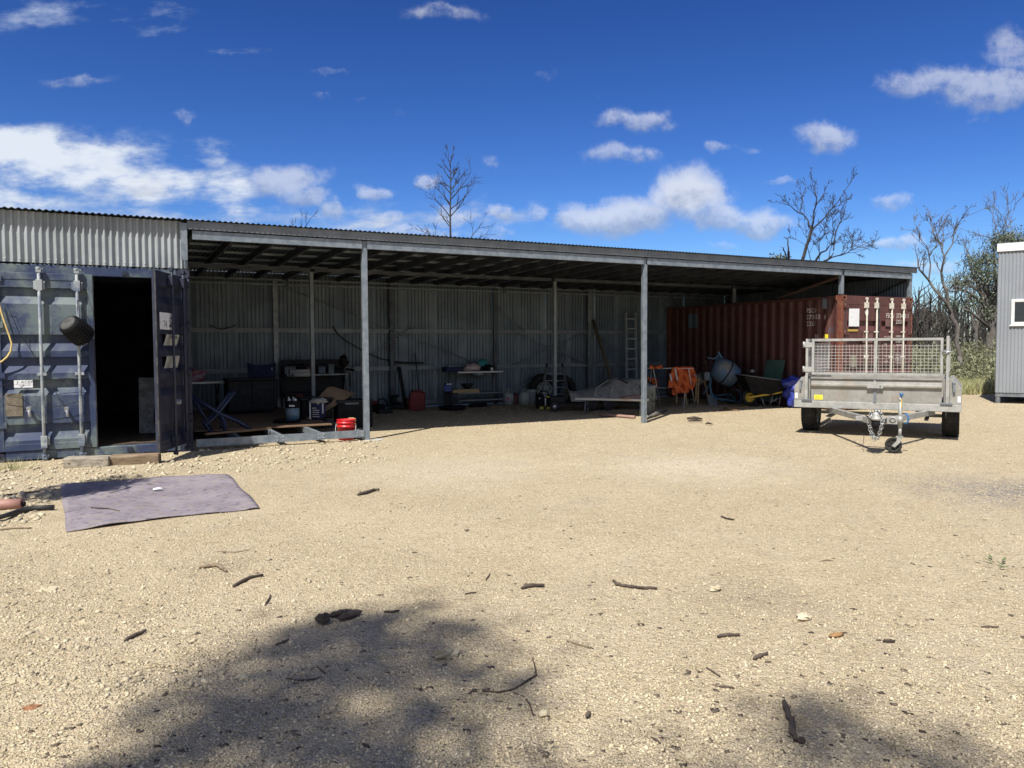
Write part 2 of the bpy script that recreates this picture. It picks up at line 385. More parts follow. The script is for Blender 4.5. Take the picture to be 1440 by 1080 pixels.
    k = CLOUD_K
    cc1 = mixc(shade, (.40*k, .45*k, .56*k), (.86*k, .89*k, .95*k)); cc2 = mixc(sm(mth('ADD', d2, mth('MULTIPLY', mth('SUBTRACT', fb2, .5), 1.4)), .55, 1.1), (.50*k, .60*k, .80*k), (.86*k, .92*k, 1.0*k))
    front = sm(f, .12, .3)
    out = mixc(mth('MULTIPLY', mth('MULTIPLY', a2, .92), front), skyc, cc2)
    out = mixc(mth('MULTIPLY', mth('MULTIPLY', a1, .93), front), out, cc1)
    # unseen broken cloud added behind the camera to whiten the fill light
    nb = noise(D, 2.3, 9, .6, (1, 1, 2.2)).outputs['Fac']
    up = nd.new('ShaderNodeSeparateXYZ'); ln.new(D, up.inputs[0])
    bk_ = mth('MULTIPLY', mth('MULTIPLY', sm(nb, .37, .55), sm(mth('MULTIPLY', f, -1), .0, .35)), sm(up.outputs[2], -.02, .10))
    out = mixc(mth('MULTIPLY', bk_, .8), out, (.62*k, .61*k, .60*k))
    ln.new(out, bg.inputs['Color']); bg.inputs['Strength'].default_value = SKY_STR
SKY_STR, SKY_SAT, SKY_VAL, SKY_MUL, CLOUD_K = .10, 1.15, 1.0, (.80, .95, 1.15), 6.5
sky()
S.view_settings.view_transform = 'Standard'; S.view_settings.look = 'None'; S.view_settings.exposure = .55; S.view_settings.gamma = 1
S.cycles.max_bounces = 8; S.cycles.diffuse_bounces = 4; S.cycles.use_denoising = True

# ------------------------------------------------------------------ ground
def ground_height(x, y):
    n = .012*np.sin(x*1.3+.7*np.sin(y*.9))*np.sin(y*1.1+.4)+.008*np.sin(x*3.1+y*1.7)+.005*np.sin(x*5.3-y*6.1+1)
    fade = np.clip((y+14)/1, 0, 1)*np.clip((7-np.abs(y+5))/4, 0, 1)
    shed = np.clip((-.9-y)/1.2, 0, 1)            # level at the shed and under the trailer
    tr = np.clip((np.hypot(x-10.2, y+3.2)-1.8)/1.5, 0, 1)
    return n*fade*shed*tr
def ground_material():
    m = bpy.data.materials.new('crushed_gravel_ground'); m.use_nodes = True
    nt = m.node_tree; nd = nt.nodes; ln = nt.links; b = nd['Principled BSDF']; b.inputs['Roughness'].default_value = .95; b.inputs['Specular IOR Level'].default_value = .2
    tc = nd.new('ShaderNodeTexCoord'); o = tc.outputs['Object']
    def noise(sc, det=6, r=.6):
        n = nd.new('ShaderNodeTexNoise'); n.inputs['Scale'].default_value = sc; n.inputs['Detail'].default_value = det; n.inputs['Roughness'].default_value = r; ln.new(o, n.inputs['Vector']); return n.outputs['Fac']
    def vor(sc, out='Distance', feat='F1'):
        n = nd.new('ShaderNodeTexVoronoi'); n.feature = feat; n.inputs['Scale'].default_value = sc; ln.new(o, n.inputs['Vector']); return n.outputs[out]
    def mr(s, a, bb, c=0., d=1.):
        r = nd.new('ShaderNodeMapRange'); r.interpolation_type = 'SMOOTHSTEP'
        for i, q in enumerate((a, bb, c, d)): r.inputs[i+1].default_value = q
        ln.new(s, r.inputs[0]); return r.outputs[0]
    def mix(f, c1, c2, bt='MIX'):
        x = nd.new('ShaderNodeMix'); x.data_type = 'RGBA'; x.blend_type = bt
        if isinstance(f, float): x.inputs[0].default_value = f
        else: ln.new(f, x.inputs[0])
        for q, i in ((c1, 6), (c2, 7)):
            if isinstance(q, tuple): x.inputs[i].default_value = q+(1,)
            else: ln.new(q, x.inputs[i])
        return x.outputs[2]
    def sep(c):
        x = nd.new('ShaderNodeSeparateColor'); ln.new(c, x.inputs[0]); return x.outputs[0]
    c = mix(mr(noise(.7, 8), .36, .66), (.43, .345, .195), (.50, .41, .248))
    c = mix(mr(noise(.22, 4), .35, .65, 0, .4), c, (.47, .395, .255))
    c = mix(mr(noise(3.5, 8, .7), .45, .7), c, (.38, .30, .17))
    c = mix(mr(sep(vor(34, 'Color')), .62, 1, 0, .5), c, (.58, .49, .32)); c = mix(mr(sep(vor(41, 'Color')), .0, .2, .55, 0), c, (.24, .185, .105))
    c = mix(mr(sep(vor(85, 'Color')), .1, .95), c, (.50, .425, .30), 'MIX') if False else c
    cell = sep(vor(95, 'Color')); c = mix(mr(cell, .55, .98, 0, .65), c, (.57, .48, .32))
    c = mix(mr(cell, .0, .28, .5, 0), c, (.23, .178, .108))
    cell2 = sep(vor(230, 'Color')); c = mix(mr(cell2, .5, 1, 0, .5), c, (.58, .48, .315)); c = mix(mr(cell2, 0, .3, .5, 0), c, (.175, .13, .078))
    c = mix(mr(noise(60, 4, .7), .60, .74, 0, .6), c, (.12, .09, .06))     # dark litter
    c = mix(mr(noise(1.1, 5, .55), .60, .74, 0, .5), c, (.38, .32, .235))
    def patch(px, py, rad, col, amt):     # a tipped heap's remains: coarser, other stone
        nonlocal c
        q = G(px, py); d = nd.new('ShaderNodeVectorMath'); d.operation = 'DISTANCE'; ln.new(o, d.inputs[0]); d.inputs[1].default_value = q
        w = nd.new('ShaderNodeMath'); w.operation = 'MULTIPLY_ADD'; ln.new(noise(3.1, 7, .7), w.inputs[0]); w.inputs[1].default_value = -rad*1.6; ln.new(d.outputs['Value'], w.inputs[2])
        g = nd.new('ShaderNodeMath'); g.operation = 'MULTIPLY'; ln.new(mr(w.outputs[0], -rad*.9, rad*.35, 1, 0), g.inputs[0]); ln.new(mr(sep(vor(52, 'Color')), .25, .8, .2, amt), g.inputs[1])
        c = mix(g.outputs[0], c, col)
    patch(1425, 692, 1.3, (.17, .165, .16), 1.0); patch(975, 655, 1.5, (.62, .56, .42), .7); patch(1060, 835, .55, (.25, .20, .13), .7); patch(300, 795, .35, (.20, .16, .11), .7); patch(755, 1055, .14, (.16, .13, .09), .9); patch(640, 660, 1.6, (.60, .53, .39), .5)
    mu = nd.new('ShaderNodeVectorMath'); mu.operation = 'MULTIPLY'; ln.new(c, mu.inputs[0]); mu.inputs[1].default_value = (1.06, 1.075, 1.16); c = mu.outputs[0]
    # leaf mould and soil beyond the yard
    sp = nd.new('ShaderNodeSeparateXYZ'); ln.new(o, sp.inputs[0])
    far = nd.new('ShaderNodeMath'); far.operation = 'MULTIPLY_ADD'; ln.new(sp.outputs[0], far.inputs[0]); far.inputs[1].default_value = .62; ln.new(sp.outputs[1], far.inputs[2])
    c = mix(mr(far.outputs[0], 17.5, 20.5), c, (.10, .085, .045))
    ln.new(c, b.inputs['Base Color'])
    h1 = vor(95); h2 = vor(230); h3 = noise(14, 6, .7)
    def mm(op, a, bb):
        n = nd.new('ShaderNodeMath'); n.operation = op
        for i, q in enumerate((a, bb)):
            if isinstance(q, float): n.inputs[i].default_value = q
            else: ln.new(q, n.inputs[i])
        return n.outputs[0]
    h = mm('ADD', mm('ADD', mm('ADD', mm('MULTIPLY', h1, -1.0), mm('MULTIPLY', h2, -.4)), mm('MULTIPLY', h3, 1.2)), mm('MULTIPLY', vor(36), -1.1))
    bp = nd.new('ShaderNodeBump'); bp.inputs['Strength'].default_value = .85; bp.inputs['Distance'].default_value = .012; ln.new(h, bp.inputs['Height']); ln.new(bp.outputs[0], b.inputs['Normal'])
    return m
GRND = ground_material()
def build_ground():
    xs = np.concatenate([[-900, -400, -150, -60, -25], np.arange(-12, 24.01, .16), [28, 40, 70, 150, 400, 900]])
    ys = np.concatenate([[-300, -100, -40, -20], np.arange(-13.4, 2.01, .16), [4, 8, 14, 25, 45, 80, 160, 400, 1500]])
    gx, gy = np.meshgrid(xs, ys); gz = ground_height(gx, gy)
    v = np.stack([gx, gy, gz], -1).reshape(-1, 3); nx, ny = len(xs), len(ys)
    i, j = np.meshgrid(np.arange(nx-1), np.arange(ny-1)); a = (j*nx+i).ravel()
    o = fast_mesh('ground', v, 4, np.stack([a, a+1, a+nx+1, a+nx], -1).ravel(), GRND, smooth=True); o['kind'] = 'structure'
build_ground()

def gravel(name, n, fmin, fmax, smin, smax, m, seed, weight=None, flat=.55, power=1.0, spread=.95):
    r = np.random.default_rng(seed)
    # spread over the yard, thinning with distance from where one stands
    F = 1/(1/fmin-r.random(n)**power*(1/fmin-1/fmax)); A = (r.random(n)*2-1)*spread
    x = CAMP.x+F*(math.sin(HEAD)+A*math.cos(HEAD)); y = CAMP.y+F*(math.cos(HEAD)-A*math.sin(HEAD))
    keep = y < 5.6
    keep &= ~((x < .1) & (y > -.02)); keep &= ~((x > 13.3) & (y > -.05))
    mt = ((x > -1.62) & (x < .14) & (y > -4.85) & (y < -2.28) & ((y < -2.6) | (x < .05))); keep &= ~mt | ((r.random(len(x)) < .05) & (smax < .02))
    if weight is not None: keep &= weight(x, y, F, A, r)
    x, y, F, mt = x[keep], y[keep], F[keep], mt[keep]; n = len(x)
    s = smin*(smax/smin)**(r.random(n)**2.2); s = np.maximum(s, .0010*F)
    base = np.array([(1,0,0),(-1,0,0),(0,1,0),(0,-1,0),(0,0,1),(0,0,-.6)], float)
    faces = np.array([(0,2,4),(2,1,4),(1,3,4),(3,0,4),(2,0,5),(1,2,5),(3,1,5),(0,3,5)])
    v = base[None]*(1+(r.random((n, 6, 3))-.5)*.7)+(r.random((n, 6, 3))-.5)*.45
    v *= s[:, None, None]*np.stack([.7+r.random(n)*.7, .6+r.random(n)*.5, flat*(.6+r.random(n)*.8)], -1)[:, None, :]
    th = r.random(n)*2*PI; c, q = np.cos(th), np.sin(th)
    vx = v[:, :, 0]*c[:, None]-v[:, :, 1]*q[:, None]; vy = v[:, :, 0]*q[:, None]+v[:, :, 1]*c[:, None]
    z = ground_height(x, y)+s*flat*.14+mt*.010
    v = np.stack([vx+x[:, None], vy+y[:, None], v[:, :, 2]+z[:, None]], -1).reshape(-1, 3)
    idx = (faces[None]+(np.arange(n)*6)[:, None, None]).ravel()
    o = fast_mesh(name, v, 3, idx, m); o['kind'] = 'stuff'; return o
GRAVM = mat('gravel_stone', (.43, .36, .235), (.53, .455, .315), 6, .95, island=.34, spec=.2)
GRAVW = mat('pale_rubble_stone', (.42, .36, .245), (.52, .455, .325), 6, .95, bump=.5, bscale=120, island=.34, spec=.2)
LITM = mat('dark_litter_flake', (.06, .045, .032), (.13, .10, .07), 6, .95, island=.4)
gravel('gravel', 170000, 2.0, 24, .0024, .0115, GRAVM, 1)
gravel('coarse_gravel', 20000, 3.2, 15, .005, .021, GRAVW, 2, weight=lambda x, y, F, A, r: (r.random(len(x)) < np.clip(-A*1.6-.10+.25*(y > -2.2)+.3*((y > -.9) & (x < 3)), .008, 1)))
gravel('rubble_by_container', 22000, 6.5, 13, .012, .05, GRAVW, 3, weight=lambda x, y, F, A, r: (x < 2.6-.4*(y < -1.2)) & (y > -2.3-.9*(x < -1.6)-2.2*((x < -1.55))) & (r.random(len(x)) < .8))
gravel('leaf_litter', 7000, 2.0, 20, .003, .022, LITM, 4, flat=.16)

# ------------------------------------------------------------------ open shed
UA, UB, UC, UE = 2.56, 8.03, 13.46, 15.90     # posts along the front, right end
U0 = -2.46; VB = 6.12; VM = 3.45
def zr(v): return 3.285-(v+.1)*.020           # roof sheet height
shed = thing('open_shed', 'long open fronted zinc shed with lean-to roof spanning two containers', 'shed', (0, 0, 0))
def build_shed():
    m = MB(); L = UE-U0+.16
    pr = [(a, .0) for a, d in []]
    prof = wave(L, .0762, .0095, 6)
    dv = (VB+.2); b = Vector((0, dv, zr(VB+.1)-zr(-.1)))
    nn = Vector((0, .02, 1)).normalized()
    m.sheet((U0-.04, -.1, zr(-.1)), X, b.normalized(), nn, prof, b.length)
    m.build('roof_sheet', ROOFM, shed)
    # fascia flashing under the sheet edge
    m = MB(); m.bb((-.015, -.048, zr(-.06)-.125), (UE+.06, -.042, zr(-.06)-.012)); m.bb((-.015, -.048, zr(-.06)-.128), (UE+.06, -.025, zr(-.06)-.1255)); m.build('fascia', FASC, shed)
    # front beams bay by bay (channel, open to the back)
    zt, zb = 3.14, 3.02
    for a, c in ((.05, UA-.04), (UA+.04, UB-.04), (UB+.04, UC-.04), (UC+.04, UE-.06)):
        m = MB(); m.bb((a, -.02, zb), (c, -.015, zt)); m.bb((a, -.0148, zt-.004), (c, .045, zt)); m.bb((a, -.0148, zb), (c, .045, zb+.004)); m.build('front_beam', GALV, shed)
        m = MB(); m.bb((a, VM-.03, 2.965), (c, VM+.03, 3.035)); m.build('middle_beam', RAFTER, shed)
        m = MB(); m.bb((a, VB-.24, 2.975), (c, VB-.16, 3.01)); m.bb((a, VB-.24, 2.87), (c, VB-.16, 2.905)); m.build('rear_beam', GIRT, shed)
    def post(u, v, z0, z1, w, mt, name='post'):
        m = MB(); t = .003
        m.bb((u-w/2, v-w/2, z0), (u+w/2, v+w/2, z1)); return m.build(name, mt, shed, .006)
    pa = post(UA+.01, .045, 0, 3.14, .085, GALV); post(UB+.02, .05, 0, 3.14, .085, GALV)
    post(UC+.03, .05, 2.60, 3.14, .085, GALV); post(UE-.07, .05, 2.60, 3.15, .085, GALV); post(-.05, .05, 2.60, 3.15, .07, GALV)
    post(UA-.02, VM, 0, 2.964, .075, GIRT); post(UB+.06, VM, 0, 2.964, .075, GIRT)
    post(UC+.1, VM, 2.6, 2.964, .075, GALVD)
    for u in (2.33, 5.05, 7.83, 10.72): 
        m = MB(); m.bb((u-.05, VB-.145, 0), (u+.05, VB-.085, 3.04)); m.build('wall_post', GALVD if u < 3 else RAFTER if u < 10 else GALVD, shed)
    u = U0+.12
    while u < UE:
        m = MB(); h = .15
        p, q = Vector((u, .055 if u < 0 else .05, zr(0)-.06-h/2+.02)), Vector((u, VB-.1, zr(VB)-.06-h/2+.02))
        dark = True
        m.bar(p+Z*.0, q, .05, h-.03); m.build('rafter', RAFTER, shed)
        u += .607
    v = .28
    while v < VB-.2:
        m = MB(); m.bar((U0, v, zr(v)-.034), (UE, v, zr(v)-.034), .075, .036, up=(0, 0, 1)); m.build('batten', BATTEN, shed); v += .86
    # back wall, girts, braces
    m = MB(); u = U0; i = 0
    while u < UE-.05:      # lapped sheets
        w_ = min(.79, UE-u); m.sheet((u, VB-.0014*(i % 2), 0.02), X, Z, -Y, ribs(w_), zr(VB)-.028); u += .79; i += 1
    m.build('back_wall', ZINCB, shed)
    for a, c in ((.05, 2.28), (2.38, 5.0), (5.1, 7.78), (7.88, 10.67), (10.77, 13.43)):
        for z, nm in ((.12, 'girt'), (.97, 'girt'), (1.87, 'girt')):
            m = MB(); m.bb((a, VB-.075, z-.05), (c, VB-.07, z+.05)); m.bb((a, VB-.0695, z+.045), (c, VB-.014, z+.05)); m.bb((a, VB-.0695, z-.05), (c, VB-.014, z-.045)); m.build(nm, GIRT, shed)
    m = MB(); m.bb((UE-.10, VB-.10, 2.6), (UE+.03, VB+.03, 3.14)); m.build('wall_post', RAFTER, shed)
    def brace(p, q, r=.009): m = MB(); m.tube([p, q], r, 6); m.build('rod_brace', GALVD, shed)
    vb = VB-.16
    brace((2.4, vb, 2.9), (7.7, vb, .9)); brace((3.9, vb, .9), (5.6, vb, 2.0)); brace((8.3, vb, 1.9), (10.7, vb+.03, .95)); brace((8.3, vb, .98), (10.7, vb+.03, 1.9)); brace((10.8, vb, .95), (13.3, vb, 2.0)); brace((10.8, vb, 1.9), (13.3, vb, .5))
    brace((7.9, vb, 2.5), (8.7, vb, 1.85), .012)
    # corrugated infill above the blue container with screw heads, end walls above both containers
    m = MB(); L = -.09-U0
    for i, (a, c) in enumerate(((0, .652), (.652, 1.467), (1.467, L))):
        m.sheet((U0+a, .004-.0015*(i % 2), 2.605-.002*i), X, Z, -Y, [(q, .0185*math.sin(2*PI*(q+a)/.0815)) for q, _ in wave(c-a, .0815, 1, 10)]+[(c-a, .0185*math.sin(2*PI*c/.0815))], zr(-.0)-.016-2.605)
    m.build('front_cladding', ZINC, shed)
    m = MB(); k = 0
    for i in range(int(L/.0815)):
        u = U0+.0815*(i+.25)
        if i % 2 == 0: m.lathe([(0, .004), (.008, .003), (.009, 0)], (u, -.013, 3.17), 6, Matrix(((1,0,0),(0,0,-1),(0,1,0))))
        if i % 2 == 1 or i % 5 == 0: m.lathe([(0, .008), (.011, .006), (.012, 0)], (u, -.013, 2.645), 6, Matrix(((1,0,0),(0,0,-1),(0,1,0))))
    m.build('cladding_screws', STEEL, shed)
    for u, nn in ((UE, -X), (U0, X)):
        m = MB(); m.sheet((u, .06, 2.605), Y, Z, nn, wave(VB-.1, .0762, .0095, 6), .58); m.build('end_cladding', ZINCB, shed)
    m = MB(); m.bar((UC+.05, .12, 3.0), (UC+.08, 1.9, 2.62), .05, .05); m.build('corner_brace', mat('rusted_brace', (.06, .035, .028), (.09, .05, .036), 6, .8), shed)
    m = MB(); m.bar((UE-.09, .12, 3.0), (UE-.09, 1.2, 2.62), .04, .04); m.build('corner_brace', RAFTER, shed)
    m = MB(); m.bb((-.105, -.036, 2.72), (-.018, -.030, 3.24)); m.build('corner_flashing', GALV, shed)
    m = MB(); m.prism([(-.10, -.15), (.08, -.19), (.2, -.10), (.22, .02), (.1, .15), (-.12, .14)], (UA+.05, .02, -.03), X, Y, Z, .038); m.build('post_footing', CONC, shed)
build_shed()

def tri(m, p, q, w, h): m.bar(p, q, w, h)
deck = thing('deck_frame', 'galvanised floor frame of channel joists between container and first post', 'floor frame', (0, 0, 0))
m = MB(); z0, z1 = .055, .165
m.bb((.04, -.012, z0), (UA-.04, -.008, z1)); m.bb((.04, -.0078, z1-.004), (UA-.04, .045, z1)); m.bb((.04, -.0078, z0), (UA-.04, .045, z0+.004)); m.build('front_bearer', GALV, deck)
m = MB()
for u in (.62, 1.22, 1.83, 2.44):
    for dx in (-.04, .04):
        for zz in (.085, .135): m.lathe([(0, .008), (.009, .006), (.01, 0)], (u+dx, -.012, zz), 6, Matrix(((1,0,0),(0,0,-1),(0,1,0))))
m.build('bolt_heads', STEEL, deck)
for u in (.64, 1.23, 1.83, 2.45): 
    m = MB(); m.bb((u-.03, .048, .07), (u+.03, 3.4, .163)); m.build('joist', GALV, deck)
m = MB(); m.bb((.1, 3.405, .06), (2.5, 3.45, .163)); m.build('rear_bearer', GALV, deck)
m = MB(); m.bb((.12, 1.05, .168), (2.28, 5.4, .19)); o = m.build('plywood_sheet', PLY); tag(o, 'brown plywood sheet lying on the galvanised floor frame', 'plywood')
m = MB(); m.bar((.2, .35, .2), (1.25, .95, .175), .05, .03); tag(m.build('loose_batten', PINED), 'thin timber offcut lying across the joists beneath blue stand', 'timber')

# ------------------------------------------------------------------ shipping containers
def castings(m, w, l, h):
    for x in (0, w-.165):
        for y in (0, l-.165):
            for z in (0, h-.12): yield x, y, z
def container(name, label, u0, v0, paint, postp, dims=(2.44, 6.06, 2.59)):
    w, l, h = dims
    t = thing(name, label, 'container', (u0, v0, 0))
    for x in (0, w-.12):
        for y in (.003, l-.13): m = MB(); m.bb((x, y, .12), (x+.12, y+.127, h-.12)); m.build('corner_post', postp, t, .006)
    m = MB(); m.bb((.166, .004, h-.135), (w-.166, .11, h-.01)); m.build('door_header', paint, t, .006)
    m = MB(); m.bb((.166, .004, .02), (w-.166, .12, .135)); m.build('door_sill', paint, t, .006)
    for x in (0.004, w-.064):
        for za, zb in ((h-.075, h-.015), (.02, .16)): m = MB(); m.bb((x, .166, za), (x+.06, l-.166, zb)); m.build('side_rail', paint, t)
    for x, nn, nm in ((.03, -X, 'side_wall'), (w-.03, X, 'side_wall')):
        m = MB(); m.sheet((x, .131, .161), Y, Z, nn, trap(l-.262), h-.237); m.build(nm, paint, t)
    m = MB(); m.sheet((.121, l-.03, .03), X, Z, Y, trap(w-.242), h-.1); m.build('end_wall', paint, t)
    m = MB(); m.bb((.07, .12, h-.03), (w-.07, l-.05, h-.022)); m.build('roof_panel', paint, t)
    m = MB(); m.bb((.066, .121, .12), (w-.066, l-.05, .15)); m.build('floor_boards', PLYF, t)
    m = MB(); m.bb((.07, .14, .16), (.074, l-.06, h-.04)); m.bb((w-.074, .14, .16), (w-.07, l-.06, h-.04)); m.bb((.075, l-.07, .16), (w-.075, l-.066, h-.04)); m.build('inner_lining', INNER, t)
    for x in (0, w-.165):
        for y in (0, l-.165):
            for z in (0, h-.12):
                m = MB(); tt = .03; yy = y+.162 if y == 0 else y
                # box with an oval opening in the front face
                m.bb((x, y+.012, z), (x+.165, y+.165, z+.12))
                hx, hz = x+.0825, z+.06
                ring = [(hx+.035*math.cos(a)*(1.2 if abs(math.cos(a)) > .5 else 1), hz+.028*math.sin(a)) for a in [2*PI*i/16 for i in range(16)]]
                outer = []
                for i in range(16):
                    a = 2*PI*i/16; ca, sa = math.cos(a), math.sin(a); k = min(.0825/max(abs(ca), 1e-6), .06/max(abs(sa), 1e-6)); outer.append((hx+ca*k, hz+sa*k))
                vs = [(a, y-.001, b) for a, b in ring]+[(a, y-.001, b) for a, b in outer]+[(a, y+.0119, b) for a, b in ring]
                fs = [(i, 16+i, 16+(i+1) % 16, (i+1) % 16) for i in range(16)]+[(i, (i+1) % 16, 32+(i+1) % 16, 32+i) for i in range(16)]
                m.add(vs, fs)
                m.add([(x, y-.001, z), (x+.165, y-.001, z), (x+.165, y+.012, z), (x, y+.012, z), (x, y-.001, z+.12), (x+.165, y-.001, z+.12), (x+.165, y+.012, z+.12), (x, y+.012, z+.12)], [(0,1,2,3), (7,6,5,4), (3,7,4,0), (1,5,6,2)])
                m.cur = 1; m.bb((hx-.045, y+.0095, hz-.03), (hx+.045, y+.0117, hz+.03)); m.cur = 0
                m.build('corner_casting', [postp, BLACK], t)
    return t
def groove_profile(z0, z1, tops, d=.05):
    """door panel read from the bottom up: flat faces with recessed grooves whose upper edge is a sharp ledge"""
    pr = [(0, 0)]
    for zt in sorted(tops):
        a = zt-z0
        pr += [(a-.215, 0), (a-.115, -d), (a-.008, -d), (a, 0)]
    pr.append((z1-z0, 0)); return pr
def door(parent, hinge, w, h, z0, paint, sgn, ang, tops, barm, bars, frame_paint=None, extra=None, hingez=(.35, 1.0, 1.65, 2.25)):
    """hinge: (x, y) local; sgn: direction of the leaf from its hinge; ang opens it outwards. local x runs along the leaf from the hinge"""
    d = bpy.data.objects.new('door', None); COL.objects.link(d); d.parent = parent; d.empty_display_size = .1
    d.location = (hinge[0], hinge[1], 0)
    d.rotation_euler = (0, 0, ang if sgn < 0 else -ang)
    s = sgn; fp = frame_paint or paint; z1 = z0+h
    def bx(a, b, ya, yb, za, zb, mm): mm.bb((s*a if s > 0 else -b, ya, za), (s*b if s > 0 else -a, yb, zb))
    m = MB(); bx(.0, .07, -.001, .05, z0, z1, m); bx(w-.07, w, -.001, .05, z0, z1, m); bx(.0705, w-.0705, -.001, .05, z0, z0+.09, m); bx(.0705, w-.0705, -.001, .05, z1-.09, z1, m); m.build('door_frame', fp, d, .004)
    m = MB(); pr = groove_profile(z0+.09, z1-.09, tops); x0 = .07 if s > 0 else -(w-.07)
    # grooves are closed at both ends by the frame, with a sloped return
    m.sheet((x0, .006, z0+.09), Z, X, -Y, pr, w-.14); m.build('door_panel', paint, d)
    m = MB(); m.bb((x0, .058, z0+.09), (x0+w-.14, .061, z1-.09)); m.build('door_back', INNER, d)
    m = MB()
    bx(-.012, -.001, -.004, .02, z0, z1, m); bx(w+.001, w+.008, -.002, .014, z0, z1, m); m.build('gasket', GASKET, d)
    for bxp in bars:
        b = MB(); xx = s*bxp
        b.tube([(xx, -.045, z0-.075), (xx, -.045, z1+.075)], .0185, 10)
        for zz in (z0-.06, z1+.05):   # cams and keepers
            b.box((xx, -.040, zz), (.05, .05, .05)); b.box((xx+.03, -.022, zz+.008), (.03, .05, .022))
        b.box((xx, -.034, z1-.1), (.085, .066, .13)); b.box((xx, -.034, z0+.12), (.08, .066, .11))
        for zz in (z0+h*.45, z0+h*.70): b.box((xx, -.03, zz), (.10, .05, .03))
        lb = b.build('locking_bar', barm, d, .003)
    for zz in hingez:
        b = MB(); bx(-.05, .10, -.018, -.002, z0+zz-.04, z0+zz+.04, b); b.tube([(-s*.02, -.018, z0+zz-.06), (-s*.02, -.018, z0+zz+.06)], .016, 8); b.build('hinge', fp, d)
    return d

# ---- blue container on the left
bc = container('shipping_container', 'faded blue steel container with one door swung open beside the shed', -2.44, 0, BLUE, BLUEDK)
dl = door(bc, (.095, -.012), 1.13, 2.33, .14, BLUE, 1, 0, (2.28, 1.665, 1.37, 1.075, .49), BARB, ())
# bars where the photograph has them
XW = lambda px, py: P(px, py, -.03).x+2.44
for px, handle in ((59, 1), (112, 1)):
    x = XW(px, 520)-.095; b = MB()
    b.tube([(x, -.05, .03), (x, -.05, 2.52)], .021, 10)
    for zz in (.045, 2.50): b.box((x, -.045, zz), (.06, .06, .05)); b.box((x+.035, -.03, zz+.02), (.035, .05, .025)); b.lathe([(.032, -.014), (.036, 0), (.032, .014)], (x, -.05, zz+.03), 10)
    b.box((x, -.036, 2.31), (.075, .07, .14)); b.box((x+.05, -.02, 2.31), (.03, .035, .11)); b.box((x-.05, -.02, 2.31), (.03, .035, .11)); b.box((x, -.036, .26), (.075, .07, .14)); b.box((x+.05, -.02, .26), (.03, .035, .11)); b.box((x, -.038, .20), (.07, .08, .06))
    b.box((x, -.034, 1.14), (.11, .06, .035)); b.box((x, -.05, .66), (.035, .035, .32))
    b.build('locking_bar', BARB, dl, .003)
for px, py in ((41, 577), (94, 577)):
    p = P(px, py, -.03); x = p.x+2.44-.095; b = MB(); b.tube([(x, -.0, p.z), (x, -.09, p.z+.005)], .024, 8); b.box((x, -.085, p.z+.02), (.05, .03, .06)); b.tube([(x+.005, -.09, p.z-.0), (x+.012, -.095, p.z-.08)], .022, 8); b.build('handle_catch', STEEL, dl, .003)
m = MB(); a, c = P(19, 535, -.06), P(46, 545, -.06); m.bb((a.x+2.44-.095, -.0105, c.z), (c.x+2.44-.095, -.008, a.z)); m.build('sticker', STICK, dl)
sh = a.z-c.z; lettering('J- ACEP', sh*.50, (a.x+2.44-.095+.03, -.0112, c.z+sh*.56), X, -Y, INK, dl, wide=1.15)
lettering('AU  QAP 0744', sh*.20, (a.x+2.44-.095+.06, -.0112, c.z+sh*.22), X, -Y, INK, dl)
m = MB(); m.bb((a.x+2.44-.095, -.0112, c.z+sh*.44), (c.x+2.44-.095, -.0107, c.z+sh*.455)); m.build('sticker_line', INK, dl)
m = MB(); a, c = P(7, 554, -.03), P(32, 585, -.03); m.bb((a.x+2.44-.095, -.009, c.z), (c.x+2.44-.095, -.003, a.z)); m.build('data_plate', mat('brown_data_plate', (.14, .115, .08), (.2, .175, .13), 14, .7, c3=(.09, .07, .05)), dl)
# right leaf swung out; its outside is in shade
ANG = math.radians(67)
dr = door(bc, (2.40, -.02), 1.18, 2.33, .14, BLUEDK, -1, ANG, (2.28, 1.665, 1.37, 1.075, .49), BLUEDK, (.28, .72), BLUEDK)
m = MB(); m.bb((-1.1, -.012, 1.72), (-.62, -.0085, 1.94)); m.build('sticker', STICK, dr)
lettering('74', .13, (-.98, -.0128, 1.745), X, -Y, INK, dr); lettering('S', .20, (-.76, -.0128, 1.75), X, -Y, INK, dr)
PLATE = mat('aged_paper_plate', (.36, .37, .36), (.28, .29, .26), 12, .7)
m = MB(); m.sheet((-.86, .0035, 1.17), Z, X, -Y, [(q-.0, d+.004) for q, d in [(0, -.038), (.055, -.034), (.1, -.02), (.19, 0), (.2, 0), (.24, -.038), (.35, -.038), (.4, -.02), (.47, 0), (.49, 0)]], .5); m.build('data_plate', PLATE, dr)
for i, (a, b) in enumerate((('CAUTION', 1.60), ('9 8 6', 1.40), ('2 1 7', 1.30))): lettering(a, .065, (-.74, -.006 if i == 0 else .02, b), X, -Y, INK, dr)
m = MB(); m.lathe([(0, .05), (.03, .05), (.045, 0)], (-.5, -.0, .75), 8, Matrix(((1,0,0),(0,0,-1),(0,1,0)))); m.build('handle_catch', BARB, dr)
# door holdback cams on the open sill and header
for x in (1.62, 2.0):
    for z in (.085, 2.505): m = MB(); m.box((x, -.018, z), (.065, .05, .055)); m.build('keeper', BLUEDK, bc)
